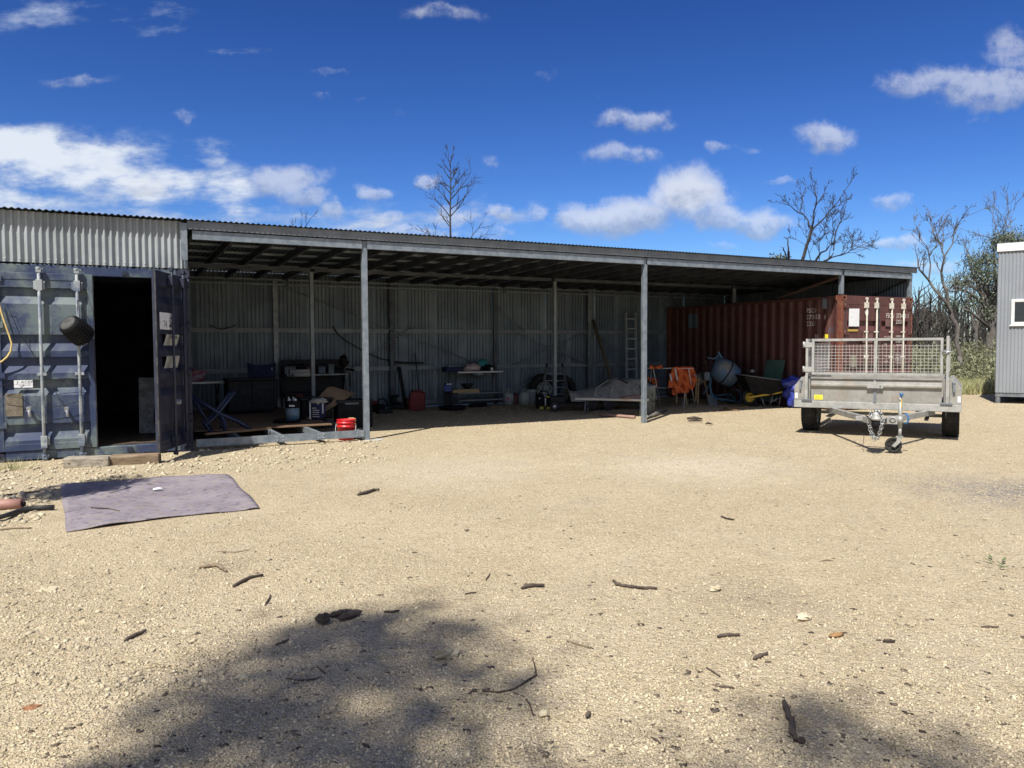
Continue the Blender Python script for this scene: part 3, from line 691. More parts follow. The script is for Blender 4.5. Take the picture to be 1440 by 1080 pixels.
# panel and wheel kept inside the container
bo = thing('leaning_board', 'stained whitish board leaning inside the dark open container', 'board', (-.40, 1.35, .155))
m = MB(); m.bar((0, .0, .0), (0.02, .16, .86), .5, .02, up=(0, -1, .1)); m.build('board_face', mat('stained_white_board', (.30, .31, .30), (.16, .16, .14), 5, .8, c3=(.1, .09, .07)), bo)
sw = thing('spare_wheel', 'pale rimmed spare wheel standing just inside open container doorway', 'wheel', (-.26, .85, .155))
m = MB(); ax = Matrix(((0,0,1),(1,0,0),(0,1,0))); ax = Matrix.Rotation(math.radians(62), 3, 'Z') @ Matrix(((1,0,0),(0,0,-1),(0,1,0)))
m.lathe([(.2, -.09), (.28, -.1), (.31, -.06), (.31, .06), (.28, .1), (.2, .09), (.2, -.09)], (0, 0, .31), 28, ax); m.build('tyre', RUBBER, sw)
m = MB(); m.lathe([(.0, .02), (.08, .04), (.12, .03), (.19, .05), (.2, .085), (.2, -.085)], (0, 0, .31), 24, ax); m.build('rim', GREY, sw)

# ---- red container on the right
rc = container('shipping_container', 'oxide red steel container with closed doors standing under shed end', UC, 0, RED, RUSTY)
RT = (2.02, 1.60, 1.02, .55)
d1 = door(rc, (.10, -.012), 1.10, 2.33, .14, RED, 1, 0, RT, BARW, (.66, 1.0), hingez=(.3, .95, 1.6, 2.2))
d2 = door(rc, (2.34, -.012), 1.10, 2.33, .14, RED, -1, 0, RT, BARW, (.72, .30), hingez=(.3, .95, 1.6, 2.2))
m = MB(); m.bb((1.195, -.02, .15), (1.245, .0, 2.46)); m.build('centre_gasket', GASKET, rc)
def onface(px, py): p = P(px, py, -.02); return p.x-UC, p.z
def dec(poly, mt, nm, parent=rc, y=-.0205):
    m = MB(); m.prism([onface(*q) for q in poly], (0, y, 0), X, Z, -Y, .002); return m.build(nm, mt, parent)
dec([(1193.5, 459), (1208, 459), (1208.5, 434), (1194, 434)], STICK, 'white_sign')
dec([(1219+2.6*math.cos(-a*PI/8), 439+5.2*math.sin(-a*PI/8)) for a in range(16)][::-1], WHITE, 'oval_sticker')
dec([(1192, 466), (1206.5, 466), (1206.5, 463), (1192, 463)], mat('brass_notice', (.45, .30, .06), rough=.5), 'notice_strip')
dec([(1214, 499), (1222, 499), (1218, 509.5)][::-1], WHITE, 'triangle_sticker')
dec([(1195.5, 516), (1204, 516), (1204, 499), (1195.5, 499)], mat('faded_notice', (.24, .22, .17), (.17, .15, .11), 20, .7), 'faded_notice')
GP = mat('grey_repaint_patch', (.13, .075, .07), (.16, .09, .08), 5, .6)
dec([(1245, 459), (1253, 459), (1253, 449), (1245, 449)], GP, 'repaint_patch'); dec([(1213, 482), (1227, 482), (1227, 469), (1213, 469)], GP, 'repaint_patch')
dec([(1213, 489), (1227, 489), (1227, 484), (1213, 484)], GP, 'repaint_patch')
def doorline(txt, px0, py, px1, hpx, parent=rc):
    x0, z0 = onface(px0, py); x1, _ = onface(px1, py); zt = onface(px0, py-hpx)[1]; size = (zt-z0)/.7
    o = lettering(txt, size, (0, 0, 0), X, -Y, WINK, parent); xs = [v.co.x for v in o.data.vertices]; k = (x1-x0)/(max(xs)-min(xs))
    for v in o.data.vertices: v.co.x = x0+(v.co.x-min(xs))*k; v.co.z += z0; v.co.y = -.0235
    return o
doorline('FSCU  373433 1', 1246, 447, 1277, 6.6); doorline('22G1', 1259.5, 455, 1268, 5.5)
for i, (tx, px0, px1, py) in enumerate((('MAX GROSS', 1243, 1254, 475), ('30480 KG', 1259.5, 1269.5, 474), ('67200 LB', 1259.5, 1269.5, 482), ('2230 KG', 1260, 1269.5, 486.5), ('TARE', 1243, 1247, 485.5),
        ('CU. CAP', 1243.5, 1253, 502), ('33.2 CU', 1259, 1267.5, 500), ('28250 KG', 1259, 1267.5, 504), ('62280 LB', 1259, 1267, 507.5), ('1172 CF', 1260, 1266.5, 512), ('NET', 1243.5, 1248.5, 510))): doorline(tx, px0, py, px1, 2.6)
# lettering that follows the corrugated side
TP = trap(6.06-.262)
def sdepth(y):      # depth of the sheet at local y
    a = y-.131
    for (a0, d0), (a1, d1_) in zip(TP, TP[1:]):
        if a0 <= a <= a1: return d0+(d1_-d0)*((a-a0)/(a1-a0) if a1 > a0 else 0)
    return 0
def sideline(txt, px0, px1, py, hpx):
    p0 = Q(px0, py, UC); p1 = Q(px1, py, UC); zt = Q(px0, py-hpx, UC).z; size = (zt-p0.z)/.7
    o = lettering(txt, size, (0, 0, 0), X, Z, WINK, rc); me = o.data; xs = [v.co.x for v in me.vertices]; mn, mx = min(xs), max(xs)
    bm = bmesh.new(); bm.from_mesh(me); k = (p1.y-p0.y)/(mx-mn)
    for v in bm.verts: v.co = Vector((0, p0.y+(v.co.x-mn)*k, p0.z+v.co.y))
    for a, d in TP: bmesh.ops.bisect_plane(bm, geom=bm.verts[:]+bm.edges[:]+bm.faces[:], plane_co=(0, a+.131, 0), plane_no=(0, 1, 0))
    for v in bm.verts: v.co.x = .03-sdepth(v.co.y)-.0025
    bm.to_mesh(me); bm.free()
sideline('FSCU', 1133.3, 1146.3, 440, 6.0); sideline('373433', 1133, 1151, 449.2, 6.2); sideline('1', 1157, 1159.5, 449, 6.2); sideline('22G1', 1133, 1144.5, 458.3, 6.2)
sideline('22', 1144, 1149, 474.5, 4)
def sidepatch(px0, py0, px1, py1, mt, nm):
    a = Q(px0, py0, UC); b = Q(px1, py1, UC); m = MB(); cut = [b.y]+sorted([q+.131 for q, d in TP if b.y < q+.131 < a.y])+[a.y]
    m.sheet((0, 0, b.z), Y, Z, -X, [(y, -(.03-sdepth(y)-.0022)) for y in cut], a.z-b.z); m.build(nm, mt, rc)
sidepatch(1163, 460, 1172, 468, mat('dark_paint_patch', (.07, .045, .055), rough=.6), 'repaint_patch')
sidepatch(1158.5, 470, 1163, 476, YSTK, 'yellow_sticker')
sidepatch(967, 442, 979, 461, mat('pale_blue_notice', (.10, .14, .17), (.07, .10, .13), 14, .7), 'wall_notice')
m = MB(); p = Q(1160.5, 427, UC); m.bb((-.025, p.y-.06, p.z-.12), (-.008, p.y+.06, p.z+.12)); m.build('vent_cover', GREY, rc)

# ------------------------------------------------------------------ grey shed on stumps at the right edge
g0 = G(1399, 567); gd = math.radians(-61.5)
gs = thing('site_hut', 'grey corrugated hut on stumps with white fascia and small window', 'hut', (g0.x, g0.y, 0), gd)
def build_hut():
    L, Dp, z0, z1 = 6.0, 3.0, .27, 3.78
    for O, A, N, l in (((0, 0, z0), X, -Y, L), ((0, Dp, z0), -Y, -X, Dp), ((L, 0, z0), Y, X, Dp), ((L, Dp, z0), -X, Y, L)):
        m = MB(); m.sheet(O, A, Z, N, wave(l, .0762, .009, 8), z1-z0); m.build('wall_cladding', SHEDG, gs)
    m = MB(); m.bb((-.03, -.04, z1-.02), (L+.03, -.022, z1+.17)); m.bb((-.03, -.0215, z1-.02), (-.012, Dp, z1+.17)); m.build('fascia', WHITE, gs, .004)
    m = MB(); m.bb((-.02, -.03, z1+.171), (L+.02, Dp+.03, z1+.19)); m.build('roof_panel', ZINC, gs)
    m = MB(); m.bb((.0, .02, z0-.10), (L, Dp-.02, z0-.004)); m.build('floor_edge', GALVD, gs)
    for x in (.06, 1.7, 3.3): 
        for y in (.08, Dp-.1): 
            m = MB(); m.lathe([(.055, 0), (.055, z0-.10)], (x, y, 0), 12); m.build('stump', GALVD, gs)
    R = Matrix.Rotation(-gd, 3, 'Z')
    def loc(px, py):
        d = ray(px, py); O = Vector((g0.x, g0.y, 0)); n = Matrix.Rotation(gd, 3, 'Z') @ -Y
        p = CAMP+d*((O-CAMP).dot(n)/d.dot(n)); return R @ (p-O)
    a, b = loc(1422.5, 421), loc(1422.5, 457); x0, zt, zb = a.x, a.z, b.z; x1 = x0+1.1
    f = MB(); t = .05
    f.bb((x0, -.035, zb), (x0+t, .01, zt)); f.bb((x1-t, -.035, zb), (x1, .01, zt)); f.bb((x0+t+.0005, -.035, zb), (x1-t-.0005, .01, zb+t)); f.bb((x0+t+.0005, -.035, zt-t), (x1-t-.0005, .01, zt)); f.bb(((x0+x1)/2-.02, -.03, zb+t+.0005), ((x0+x1)/2+.02, .01, zt-t-.0005))
    w = f.build('window', WHITE, gs, .004)
    m = MB(); m.bb((x0+.03, -.021, zb+.03), (x1-.03, -.0155, zt-.03)); m.build('window_pane', GLASS, w)
    m = MB(); m.bb((x0+t, -.030, zb+t), ((x0+x1)/2-.02, -.0215, zb+t+.02)); m.bb((x0+t, -.030, zt-t-.02), ((x0+x1)/2-.02, -.0215, zt-t)); m.bb((x0+t, -.030, zb+t+.0205), (x0+t+.02, -.0215, zt-t-.0205)); m.build('sash', WHITE, w, .002)
    m = MB(); m.bb((x0-.03, -.05, zb-.03), (x1+.03, .0, zb-.002)); m.build('sill', WHITE, w, .003)
    m = MB()
    for zz in (z0+.12, 1.4, 2.5, z1-.15):
        for i in range(0, 60, 2): m.lathe([(0, .004), (.007, .003), (.008, 0)], (.019+.0762*i, -.0095, zz), 6, Matrix(((1,0,0),(0,0,-1),(0,1,0))))
    m.build('cladding_screws', GALVD, gs)
build_hut()
# ------------------------------------------------------------------ box trailer with cage
tL, tR = G(1124, 604), G(1342, 614); td = (tR-tL).normalized(); tb = Vector((-td.y, td.x, 0)); tO = (tL+tR)/2-tb*.8+td*.07
trot = math.atan2(td.y, td.x)
tr = thing('box_trailer', 'galvanised cage trailer with drawbar and jockey wheel parked on gravel', 'trailer', tO, trot)
def TL(px, py, y=0.0):
    d = ray(px, py); O = tO+tb*y; p = CAMP+d*((O-CAMP).dot(tb)/d.dot(tb)); q = p-tO; return Vector((q.dot(td), q.dot(tb), q.z))
def TG(px, py, z): q = G(px, py, z)-tO; return Vector((q.dot(td), q.dot(tb), q.z))
def build_trailer():
    Lb = 2.4; hw = .985
    m = MB(); m.bb((-1.2, -.012, .452), (1.2, .04, .562)); m.build('front_rail', TGALV2, tr, .006)
    m = MB(); m.sheet((-hw+.05, 0, 0), Z, X, -Y, [(.564, .006), (.785, .006), (.795, .03), (.815, .048), (.838, .048), (.852, .012), (.925, .0), (.930, .03), (.952, .03), (.955, -.02)], 2*hw-.10); m.build('front_board', TGALV, tr)
    for s in (-1, 1):
        m = MB(); a, b = (-1.2, -hw-.052) if s < 0 else (hw+.052, 1.2)
        pts = [(a, .564), (b, .564), (b, .95), (a+.11, .95), (a, .80)] if s < 0 else [(a, .564), (b, .564), (b, .80), (b-.11, .95), (a, .95)]
        m.prism(pts, (0, 1.7, 0), X, Z, -Y, 1.70); g = m.build('mudguard', TGALV, tr, .004)
        m = MB(); m.bb((s*(hw-.0), -.03, .564), (s*(hw+.05), .03, .975)); m.build('corner_upright', TGALV2, tr, .004)
        m = MB(); x = s*1.09; m.bar((x, -.028, .875), (x+s*.012, -.034, .745), .032, .02); m.lathe([(0, .028), (.022, .028), (.025, 0)], (x, -.012, .89), 10, Matrix(((1,0,0),(0,0,-1),(0,1,0)))); m.build('drop_latch', GALVD, tr, .003)
        m = MB(); m.bb((s*1.165-.02, -.0045, .60), (s*1.165+.02, -.0015, .69)); m.build('marker_reflector', STICK, tr)
        m = MB(); m.bb((s*1.0-.08, -.035, .565), (s*1.0+.08, -.0125, .59)); m.build('hinge_bracket', RUSTY if False else GALVD, tr)
        m = MB(); m.bb((s*hw, .05, .56), (s*(hw-.025), Lb, .95)); m.build('side_board', TGALV, tr, .003)
        m = MB(); m.bb((s*.62-.035, .045, .36), (s*.62+.035, Lb, .448)); m.build('chassis_rail', GALVD, tr)
    m = MB(); m.bb((-hw+.03, .045, .548), (hw-.03, Lb, .56)); m.build('tray_floor', TGALV, tr)
    m = MB(); m.bb((-hw+.03, Lb-.03, .565), (hw-.03, Lb, .95)); m.build('tailgate', TGALV, tr)
    c = TL(1230.5, 545).x
    m = MB(); m.bb((c-.022, -.02, .566), (c+.022, -.006, .79)); m.build('centre_strap', GALVD, tr)
    m = MB(); m.bb((c-.11, -.066, .792), (c+.12, -.0485, .848)); m.prism([(-.05, 0), (.05, 0), (0, .075)], (c, -.05, .85), X, Z, -Y, .012); m.cur = 1; m.bb((c+.07, -.0675, .805), (c+.085, -.0662, .832)); m.build('latch_plate', [TGALV2, BLACK], tr)
    a, b = TL(1145, 555, -.006), TL(1157, 562, -.006); m = MB(); m.bb((a.x, -.0085, b.z), (b.x, -.0062, a.z)); m.build('yellow_sticker', YSTK, tr)
    m = MB(); 
    for i in range(3): m.bb((a.x+.015, -.0095, b.z+.012+i*.018), (b.x-.02-.02*i, -.0088, b.z+.017+i*.018))
    m.build('sticker_text', mat('faded_ink', (.3, .27, .05)), tr)
    # mesh panels; O corner, A along, B up
    def cage(nm, O, A, n, L, z0=.995, z1=1.575, top_gap=.06, mid=True):
        O, A = Vector(O), Vector(A); t = .038
        f = MB(); f.bar(O+Z*(z0+t/2), O+A*L+Z*(z0+t/2), t, t); f.bar(O+Z*(z1-t/2), O+A*L+Z*(z1-t/2), t, t)
        for a in (t/2, L-t/2): f.bar(O+A*a+Z*(z0+t+.0005), O+A*a+Z*(z1-t-.0005), t-.001, t-.001)
        if mid: f.bar(O+A*(L/2)+Z*(z0+t+.0005), O+A*(L/2)+Z*(z1-t-.0005), t-.004, t-.004)
        fr = f.build(nm, TGALV2, tr)
        w = MB(); r = .0026; k = int((L-2*t)/.053)
        for i in range(1, k+1): w.tube([O+A*(t+i*(L-2*t)/(k+1))+Z*(z0+t), O+A*(t+i*(L-2*t)/(k+1))+Z*(z1-t-top_gap)], r, 4, False)
        q = int((z1-z0-2*t-top_gap)/.05)
        for i in range(0, q+1): w.tube([O+A*t+Z*(z0+t+.02+i*.05)+Vector((0, .004, 0)), O+A*(L-t)+Z*(z0+t+.02+i*.05)+Vector((0, .004, 0))], r, 4, False)
        w.build('wire_mesh', WIRE, fr)
    cage('front_gate', (-.93, .0, 0), X, 0, 1.875)
    for s in (-1, 1):
        cage('side_cage', (s*1.0, .07, 0), Y, 0, Lb-.1, top_gap=.03, mid=False)
        m = MB(); m.bb((s*1.005-.02, -.02, .976), (s*1.005+.02, .025, 1.60 if s > 0 else 1.575)); m.build('cage_post', TGALV2, tr, .003)
    for z in (1.08, 1.48):
        m = MB(); m.bb((-1.06, -.03, z-.04), (-.925, -.0205, z+.04)); m.tube([(-1.055, -.02, z-.05), (-1.055, -.02, z+.05)], .016, 8); m.build('hinge', TGALV2, tr)
    m = MB(); m.tube([(.93, -.035, 1.36), (1.08, -.035, 1.36)], .011, 8); m.tube([(1.0, -.035, 1.36), (.985, -.05, 1.33)], .01, 6); m.bb((.95, -.034, 1.335), (.985, -.0205, 1.385)); m.build('gate_bolt', STEEL, tr)
    # wheels, axle
    ax = Matrix(((0,0,1),(0,1,0),(-1,0,0)))
    for s in (-1, 1):
        w = bpy.data.objects.new('wheel', None); COL.objects.link(w); w.parent = tr; w.location = (s*1.055, .80, .325)
        m = MB(); m.lathe([(.19, -.105), (.25, -.122), (.295, -.120), (.318, -.105), (.325, -.06), (.325, .06), (.318, .105), (.295, .120), (.25, .122), (.19, .105)], (0, 0, 0), 40, ax)
        for g in (-.045, .0, .045):
            pass
        for i in range(44):
            a = 2*PI*i/44
            for sx in (-1, 1): m.box((sx*.082, math.sin(a+.03*sx)*.326, math.cos(a+.03*sx)*.326), (.055, .018, .012), Matrix.Rotation(-a-.03*sx, 3, 'X'))
        m.build('tyre', RUBBER, w)
        m = MB(); m.lathe([(.0, s*.07), (.05, s*.075), (.07, s*.05), (.15, s*.05), (.17, s*.10), (.19, s*.105), (.19, -s*.105), (.17, -s*.09), (0, -s*.02)], (0, 0, 0), 24, ax); m.build('rim', GALVD, w)
        m = MB()
        for i in range(4): m.bar((s*.72, .8-.55+.09*i, .30-.012*i), (s*.72, .8+.55-.09*i, .30-.012*i), .05, .010)
        m.build('leaf_spring', GALVD, tr)
    m = MB(); m.bb((-.95, .775, .30), (.95, .825, .35)); m.build('axle', GALVD, tr)
    # drawbar
    H = TG(1232, 590, .46)
    for px, s in ((1160, -1), (1312, 1)):
        a = TL(px, 571, .05); a.z = .415
        m = MB(); m.bar(a+Vector((0, .3, 0)), H+Vector((s*.05, .10, -.035)), .05, .085); m.build('drawbar_arm', TGALV2, tr, .004)
    m = MB(); m.bb((H.x-.30, H.y+.42, .40), (H.x+.30, H.y+.46, .46)); m.bb((H.x-.11, H.y-.02, .462), (H.x+.11, H.y+.30, .474)); m.build('drawbar_plate', TGALV2, tr, .003)
    m = MB()
    m.lathe([(.0, .135), (.025, .13), (.03, .1), (.045, .085), (.055, .06), (.062, .025), (.07, .02), (.072, -.005), (.05, -.012), (0, -.012)], (H.x+.005, H.y-.06, .47), 20)
    m.bar((H.x, H.y-.03, .53), (H.x, H.y+.2, .55), .05, .05); m.build('coupling', TGALV2, tr, .003)
    m = MB(); m.lathe([(.0, -.11), (.05, -.11), (.055, -.02), (.045, -.012), (0, -.012)], (H.x+.005, H.y-.06, .46), 14); m.build('coupling_socket', BLACK, tr)
    def link(m, c, d, nrm, L=.044, wd=.016, r=.0048):
        d = d.normalized(); x = (nrm-d*nrm.dot(d)).normalized()
        pts = []
        for i in range(12):
            a = 2*PI*i/12; pts.append(c+d*(math.sin(a)*wd*.85+(L/2-wd*.8)*(1 if math.sin(a) > 0 else -1))+x*(math.cos(a)*wd))
        m.tube(pts, r, 5, False, True)
    def chain(pts):
        m = MB(); pts = [Vector(p) for p in pts]; seg = []; step = .034
        path = []
        for a, b in zip(pts, pts[1:]):
            n = max(1, int((b-a).length/.004)); path += [a+(b-a)*(i/n) for i in range(n)]
        acc = 0; last = path[0]; k = 0
        for p, q in zip(path, path[1:]):
            acc += (q-p).length
            if acc >= step: 
                acc = 0; link(m, q, q-last, Vector((1, .3, .2)) if k % 2 else Vector((.2, 1, .3))); last = q; k += 1
        m.build('safety_chain', STEEL, tr)
    def sag(a, b, d, n=18): a, b = Vector(a), Vector(b); return [a+(b-a)*(i/n)-Z*d*(1-(2*i/n-1)**2)**.85 for i in range(n+1)]
    chain(sag((H.x-.10, H.y-.03, .47), (H.x+.10, H.y-.08, .50), .30)); chain(sag((H.x-.06, H.y-.05, .40), (H.x+.075, H.y-.09, .44), .20))
    chain([(H.x-.03, H.y-.09, .60), (H.x+.03, H.y-.1, .61), (H.x+.07, H.y-.1, .56), (H.x+.10, H.y-.09, .45)]); chain([(H.x-.05, H.y-.04, .60), (H.x-.07, H.y-.07, .52), (H.x-.03, H.y-.1, .50)])
    m = MB(); m.tube([(H.x-.1, H.y+.05, .49), (H.x-.13, H.y, .51), (H.x-.08, H.y-.06, .48), (H.x-.05, H.y-.09, .45), (H.x-.02, H.y-.05, .42)], .007, 6)
    m.tube([(H.x-.16, H.y+.15, .40), (H.x-.162, H.y+.13, .2), (H.x-.17, H.y+.1, .02)], .003, 5); m.build('brake_cable', BLACK, tr)
    # jockey wheel
    J = TG(1256, 637, 0.0); jx = TG(1264.5, 600, .4).x
    jw = bpy.data.objects.new('jockey_wheel', None); COL.objects.link(jw); jw.parent = tr; jw.location = (J.x, J.y, 0)
    dx = .075; dy = .05
    m = MB(); m.tube([(dx, dy, .22), (dx, dy, .36)], .021, 12); m.tube([(dx, dy, .34), (dx, dy, .70)], .027, 12); m.tube([(dx, dy, .69), (dx-.004, dy, .755)], .018, 10); m.build('stand_tube', TGALV2, jw)
    m = MB(); m.prism([(-.02, .10), (.02, .08), (.085, .15), (.105, .225), (.045, .225), (.04, .17)], (0, -.03, 0), X, Z, Y, .006); m.prism([(-.02, .10), (.02, .08), (.085, .15), (.105, .225), (.045, .225), (.04, .17)], (0, .062, 0), X, Z, Y, .006); m.bb((.03, -.03, .218), (.115, .10, .226)); m.build('fork', TGALV2, jw)
    ay = Matrix(((1,0,0),(0,0,-1),(0,1,0)))
    m = MB(); m.lathe([(.0, -.02), (.03, -.028), (.04, -.012), (.075, -.012), (.08, -.026), (.1, -.024), (.107, -.01), (.107, .01), (.1, .024), (.08, .026), (.075, .012), (.04, .012), (0, .02)], (0, .018, .107), 28, ay)
    for i in range(6): a = 2*PI*i/6; m.bar((.03*math.cos(a), .0, .107+.03*math.sin(a)), (.08*math.cos(a), .0, .107+.08*math.sin(a)), .012, .012)
    m.build('small_wheel', RUBBER, jw)
    m = MB(); m.lathe([(.0, .045), (.022, .04), (.026, .02), (.014, .0), (.012, -.02), (0, -.02)], (dx+.01, dy-.01, .775), 12); m.build('winder_knob', BLU2, jw)
    m = MB(); m.tube([(dx+.05, dy, .40), (dx+.09, dy-.01, .42), (dx+.105, dy-.01, .47), (dx+.09, dy-.01, .52), (dx+.055, dy, .54)], .013, 8); m.build('clamp_handle', BLU2, jw)
    m = MB(); m.tube([(dx, dy, .40), (dx, dy, .50)], .036, 12); m.bb((dx-.16, dy-.015, .39), (dx-.03, dy+.05, .50)); m.lathe([(.03, -.01), (.045, 0), (.03, .01)], (dx-.09, dy-.02, .45), 12, ay); m.build('clamp', TGALV2, jw)
    m = MB(); m.bb((dx+.008, dy-.031, .62), (dx+.02, dy-.0275, .74)); m.build('warning_label', YEL, jw)
build_trailer()

# ------------------------------------------------------------------ things in the shed
def at(px, py, z=0.0): p = G(px, py, z); return Vector((p.x, p.y, 0)) if z == 0 else p
ppm = lambda p: FPX/((Vector(p)-CAMP).dot(Fd))      # pixels of the photograph per metre at p
CY = -HEAD      # turn that faces the camera
def faced(name, label, cat, p, dz=0.0, rot=None, group=None): return thing(name, label, cat, (p.x, p.y, dz), CY if rot is None else rot, group)
AXY = Matrix(((1,0,0),(0,0,-1),(0,1,0)))     # lathe axis along -y
AXX = Matrix(((0,0,1),(0,1,0),(-1,0,0)))
DK = .19   # top of the plywood

# camping table at the left with a bundle of cloth
p = P(300, 536, 4.6); th = p.z
t = thing('camping_table', 'white topped folding table half hidden behind the open door', 'table', (p.x-.35, p.y, DK))
m = MB(); m.bb((-.75, -.3, th-DK-.035), (.62, .3, th-DK)); m.build('table_top', GREY if False else WHITE, t, .008)
for x in (-.45, .42):
    for s in (-1, 1): m = MB(); m.tube([(x, -.26*s, 0), (x, .26*s, th-DK-.04)], .013, 6); m.build('leg', BLKM, t)
m = MB(); m.blob((p.x-.40, p.y, th+.10), (.26, .2, .13), seed=3, amp=.3, squash=th+.002); o = m.build('cloth_bundle', mat('mottled_cloth', (.30, .27, .27), (.3, .05, .08), 11, .9, c3=(.03, .04, .25))); tag(o, 'crumpled pink white and blue cloth bundle on folding table', 'cloth')
m = MB(); m.bb((-.3, -.2, 0), (.3, .2, .36)); m.bb((-.32, -.22, .36), (.32, .22, .4)); q = at(306, 577, DK)
t = thing('storage_tub', 'low black storage tub in the gloom under folding table', 'tub', (-.02, 4.3, DK)); m.build('tub_body', BLACK, t, .01)
# camp chair
p = P(367, 548, 4.75)
t = thing('camp_chair', 'dark navy folding camp chair facing the yard by back wall', 'chair', (p.x, p.y, DK), CY+.25)
m = MB(); m.prism([(-.27, 0), (.27, 0), (.29, .56), (.12, .52), (-.12, .52), (-.29, .56)], (0, .22, .42), X, Vector((0, .16, 1)).normalized(), Y, .015); m.build('backrest', NAVY, t)
m = MB(); m.prism([(-.27, -.26), (.27, -.26), (.26, .2), (-.26, .2)], (0, 0, .40), X, Y, Z, .015); m.build('seat', NAVY, t)
m = MB(); m.bar((-.33, -.28, .62), (-.31, .2, .60), .06, .025); m.bar((.33, -.28, .62), (.31, .2, .60), .06, .025); m.build('armrests', BLACK, t)
for a, b in (((-.3, -.26, 0), (.3, -.22, .40)), ((.3, -.26, 0), (-.3, -.22, .40)), ((-.3, .24, 0), (.29, .30, .95)), ((.3, .24, 0), (-.29, .30, .95)), ((-.32, -.27, .0), (-.32, -.27, .62)), ((.32, -.27, .0), (.32, -.27, .62))): m = MB(); m.tube([a, b], .011, 6); m.build('leg', BLKM, t)
lettering('t', .10, (.2, .205, .82), X, -Y, WHITE, t, 'logo')
# low dark cabinet, shelf unit with clutter
t = thing('cabinet', 'black low cabinet standing on plywood in front of shelf unit', 'cabinet', (1.62, 4.15, DK), 0)
m = MB(); m.bb((-.62, -.25, .03), (.28, .28, .66)); m.build('cabinet_body', BLACK, t, .008)
m = MB(); m.bb((-.64, -.27, .661), (.30, .3, .69)); m.build('cabinet_top', BLKM, t, .004)
for x in (-.6, -.16): m = MB(); m.bb((x, -.262, .08), (x+.42, -.2505, .63)); m.build('cabinet_door', BLKM, t, .003)
t = thing('shelf_unit', 'dark open shelf unit crowded with clutter against back wall', 'shelf', (2.82, 5.55, 0))
m = MB(); m.bb((-.42, .25, .35), (1.02, .27, 1.21)); m.build('back_panel', BLKM, t)
for z in (.45, .86): m = MB(); m.bb((-.42, -.22, z), (1.02, .249, z+.03)); m.build('shelf_board', BLKM if z < .8 else GALVD, t)
for x in (-.42, 1.0):
    for y in (-.22, .22): m = MB(); m.bb((x-.02, y-.02, 0), (x+.02, y+.02, .9)); m.build('leg', BLKM, t)
CLUT = [(-.30, .24, .16, GREY), (-.05, .16, .22, BLACK), (.14, .2, .13, mat('muted_red_tin', (.16, .04, .03), rough=.5)), (.62, .13, .20, GREY), (.78, .2, .12, BLACK), (.40, .16, .15, mat('muted_blue_tin', (.06, .09, .14), rough=.5))]
lb = ['grey plastic tub at the dark shelf end nearest camp chair', 'black square case standing beside the grey tub on shelf', 'dull red tin between black case and blue tin on shelf', 'pale upright carton on shelf beyond the blue tin', 'low black box on the shelf end beside work light', 'dull blue tin in middle of the cluttered shelf']
for i, (x, w, h, mt) in enumerate(CLUT):
    o = thing(('tub', 'case', 'tin', 'carton', 'box', 'tin')[i], lb[i], ('tub', 'case', 'tin', 'carton', 'box', 'tin')[i], (2.82+x, 5.5, .89), random.uniform(-.3, .3), 'clutter on the shelf unit')
    m = MB(); m.bb((-w/2, -.09, 0), (w/2, .09, h)); m.build('body', mt, o, .012); m = MB(); m.bb((-w/2-.006, -.096, h+.001), (w/2+.006, .096, h+.02)); m.build('lid', mt, o, .004)
p = P(421, 541, 4.1); m = MB(); m.tube([(p.x-.2, p.y, .69+DK+.08), (p.x+.2, p.y+.02, .69+DK+.085)], .075, 12); m.tube([(p.x-.16, p.y-.14, .69+DK+.05), (p.x+.18, p.y-.13, .69+DK+.052)], .045, 10)
tag(m.build('canvas_roll', TARPT), 'pale rolled canvas lying on the black cabinet top', 'canvas roll')
# floor items on the plywood
p = at(404, 594, DK); t = thing('drain_tray', 'flat round black tray on plywood edge under paint pail', 'tray', (p.x, p.y, DK))
m = MB(); m.lathe([(0, .01), (.19, .012), (.2, .045), (.235, .05), (.235, .042), (.215, .0), (0, 0)], (0, 0, 0), 28); m.build('tray_dish', BLACK, t)
p = at(412, 591, DK+.02); h = 29/ppm(p); t = thing('paint_pail', 'grey paint pail with black band standing on round black tray', 'pail', (p.x, p.y+.02, DK+.014), CY)
m = MB(); m.lathe([(0, .0), (.11, 0), (.122, h*.62), (0, h*.62)], (0, 0, 0), 24); m.build('pail_body', mat('blue_grey_pail', (.20, .25, .28), (.10, .2, .27), 6, .45), t)
m = MB(); m.lathe([(.123, h*.62), (.127, h*.63), (.130, h*.97), (.124, h*.98), (.118, h*.7)], (0, 0, 0), 24); m.build('black_band', BLACK, t)
m = MB(); m.bb((-.02, -.135, h*.7), (.075, -.129, h*.78)); m.build('label', STICK, t); m = MB(); m.tube([(.05*math.cos(a)-.02, .04*math.sin(a), h*.7+.16*(a % 2 > .9)) for a in (0, 1, 2, 3)], .014, 8); m.blob((.05, -.02, h*.95), (.035, .03, .05), 8, 10); m.blob((-.06, .01, h*.98), (.03, .03, .03), 8, 10); m.build('bottle_tops', WHITE, t)
p = at(420, 585, DK); t = thing('fuel_can', 'dark red fuel can behind the paint pail', 'fuel can', (p.x+.12, p.y+.45, DK))
m = MB(); m.bb((-.14, -.09, 0), (.14, .09, .30)); m.build('can_body', REDD, t, .03); m = MB(); m.tube([(-.06, 0, .30), (-.04, 0, .36), (.05, 0, .36), (.07, 0, .30)], .016, 8); m.build('handle', REDD, t); m = MB(); m.lathe([(0, .045), (.03, .04), (.03, 0)], (-.1, 0, .30), 10); m.build('cap', REDP, t)
def warped(pts, n, name, mt, label, cat, thick=.006):
    o = None
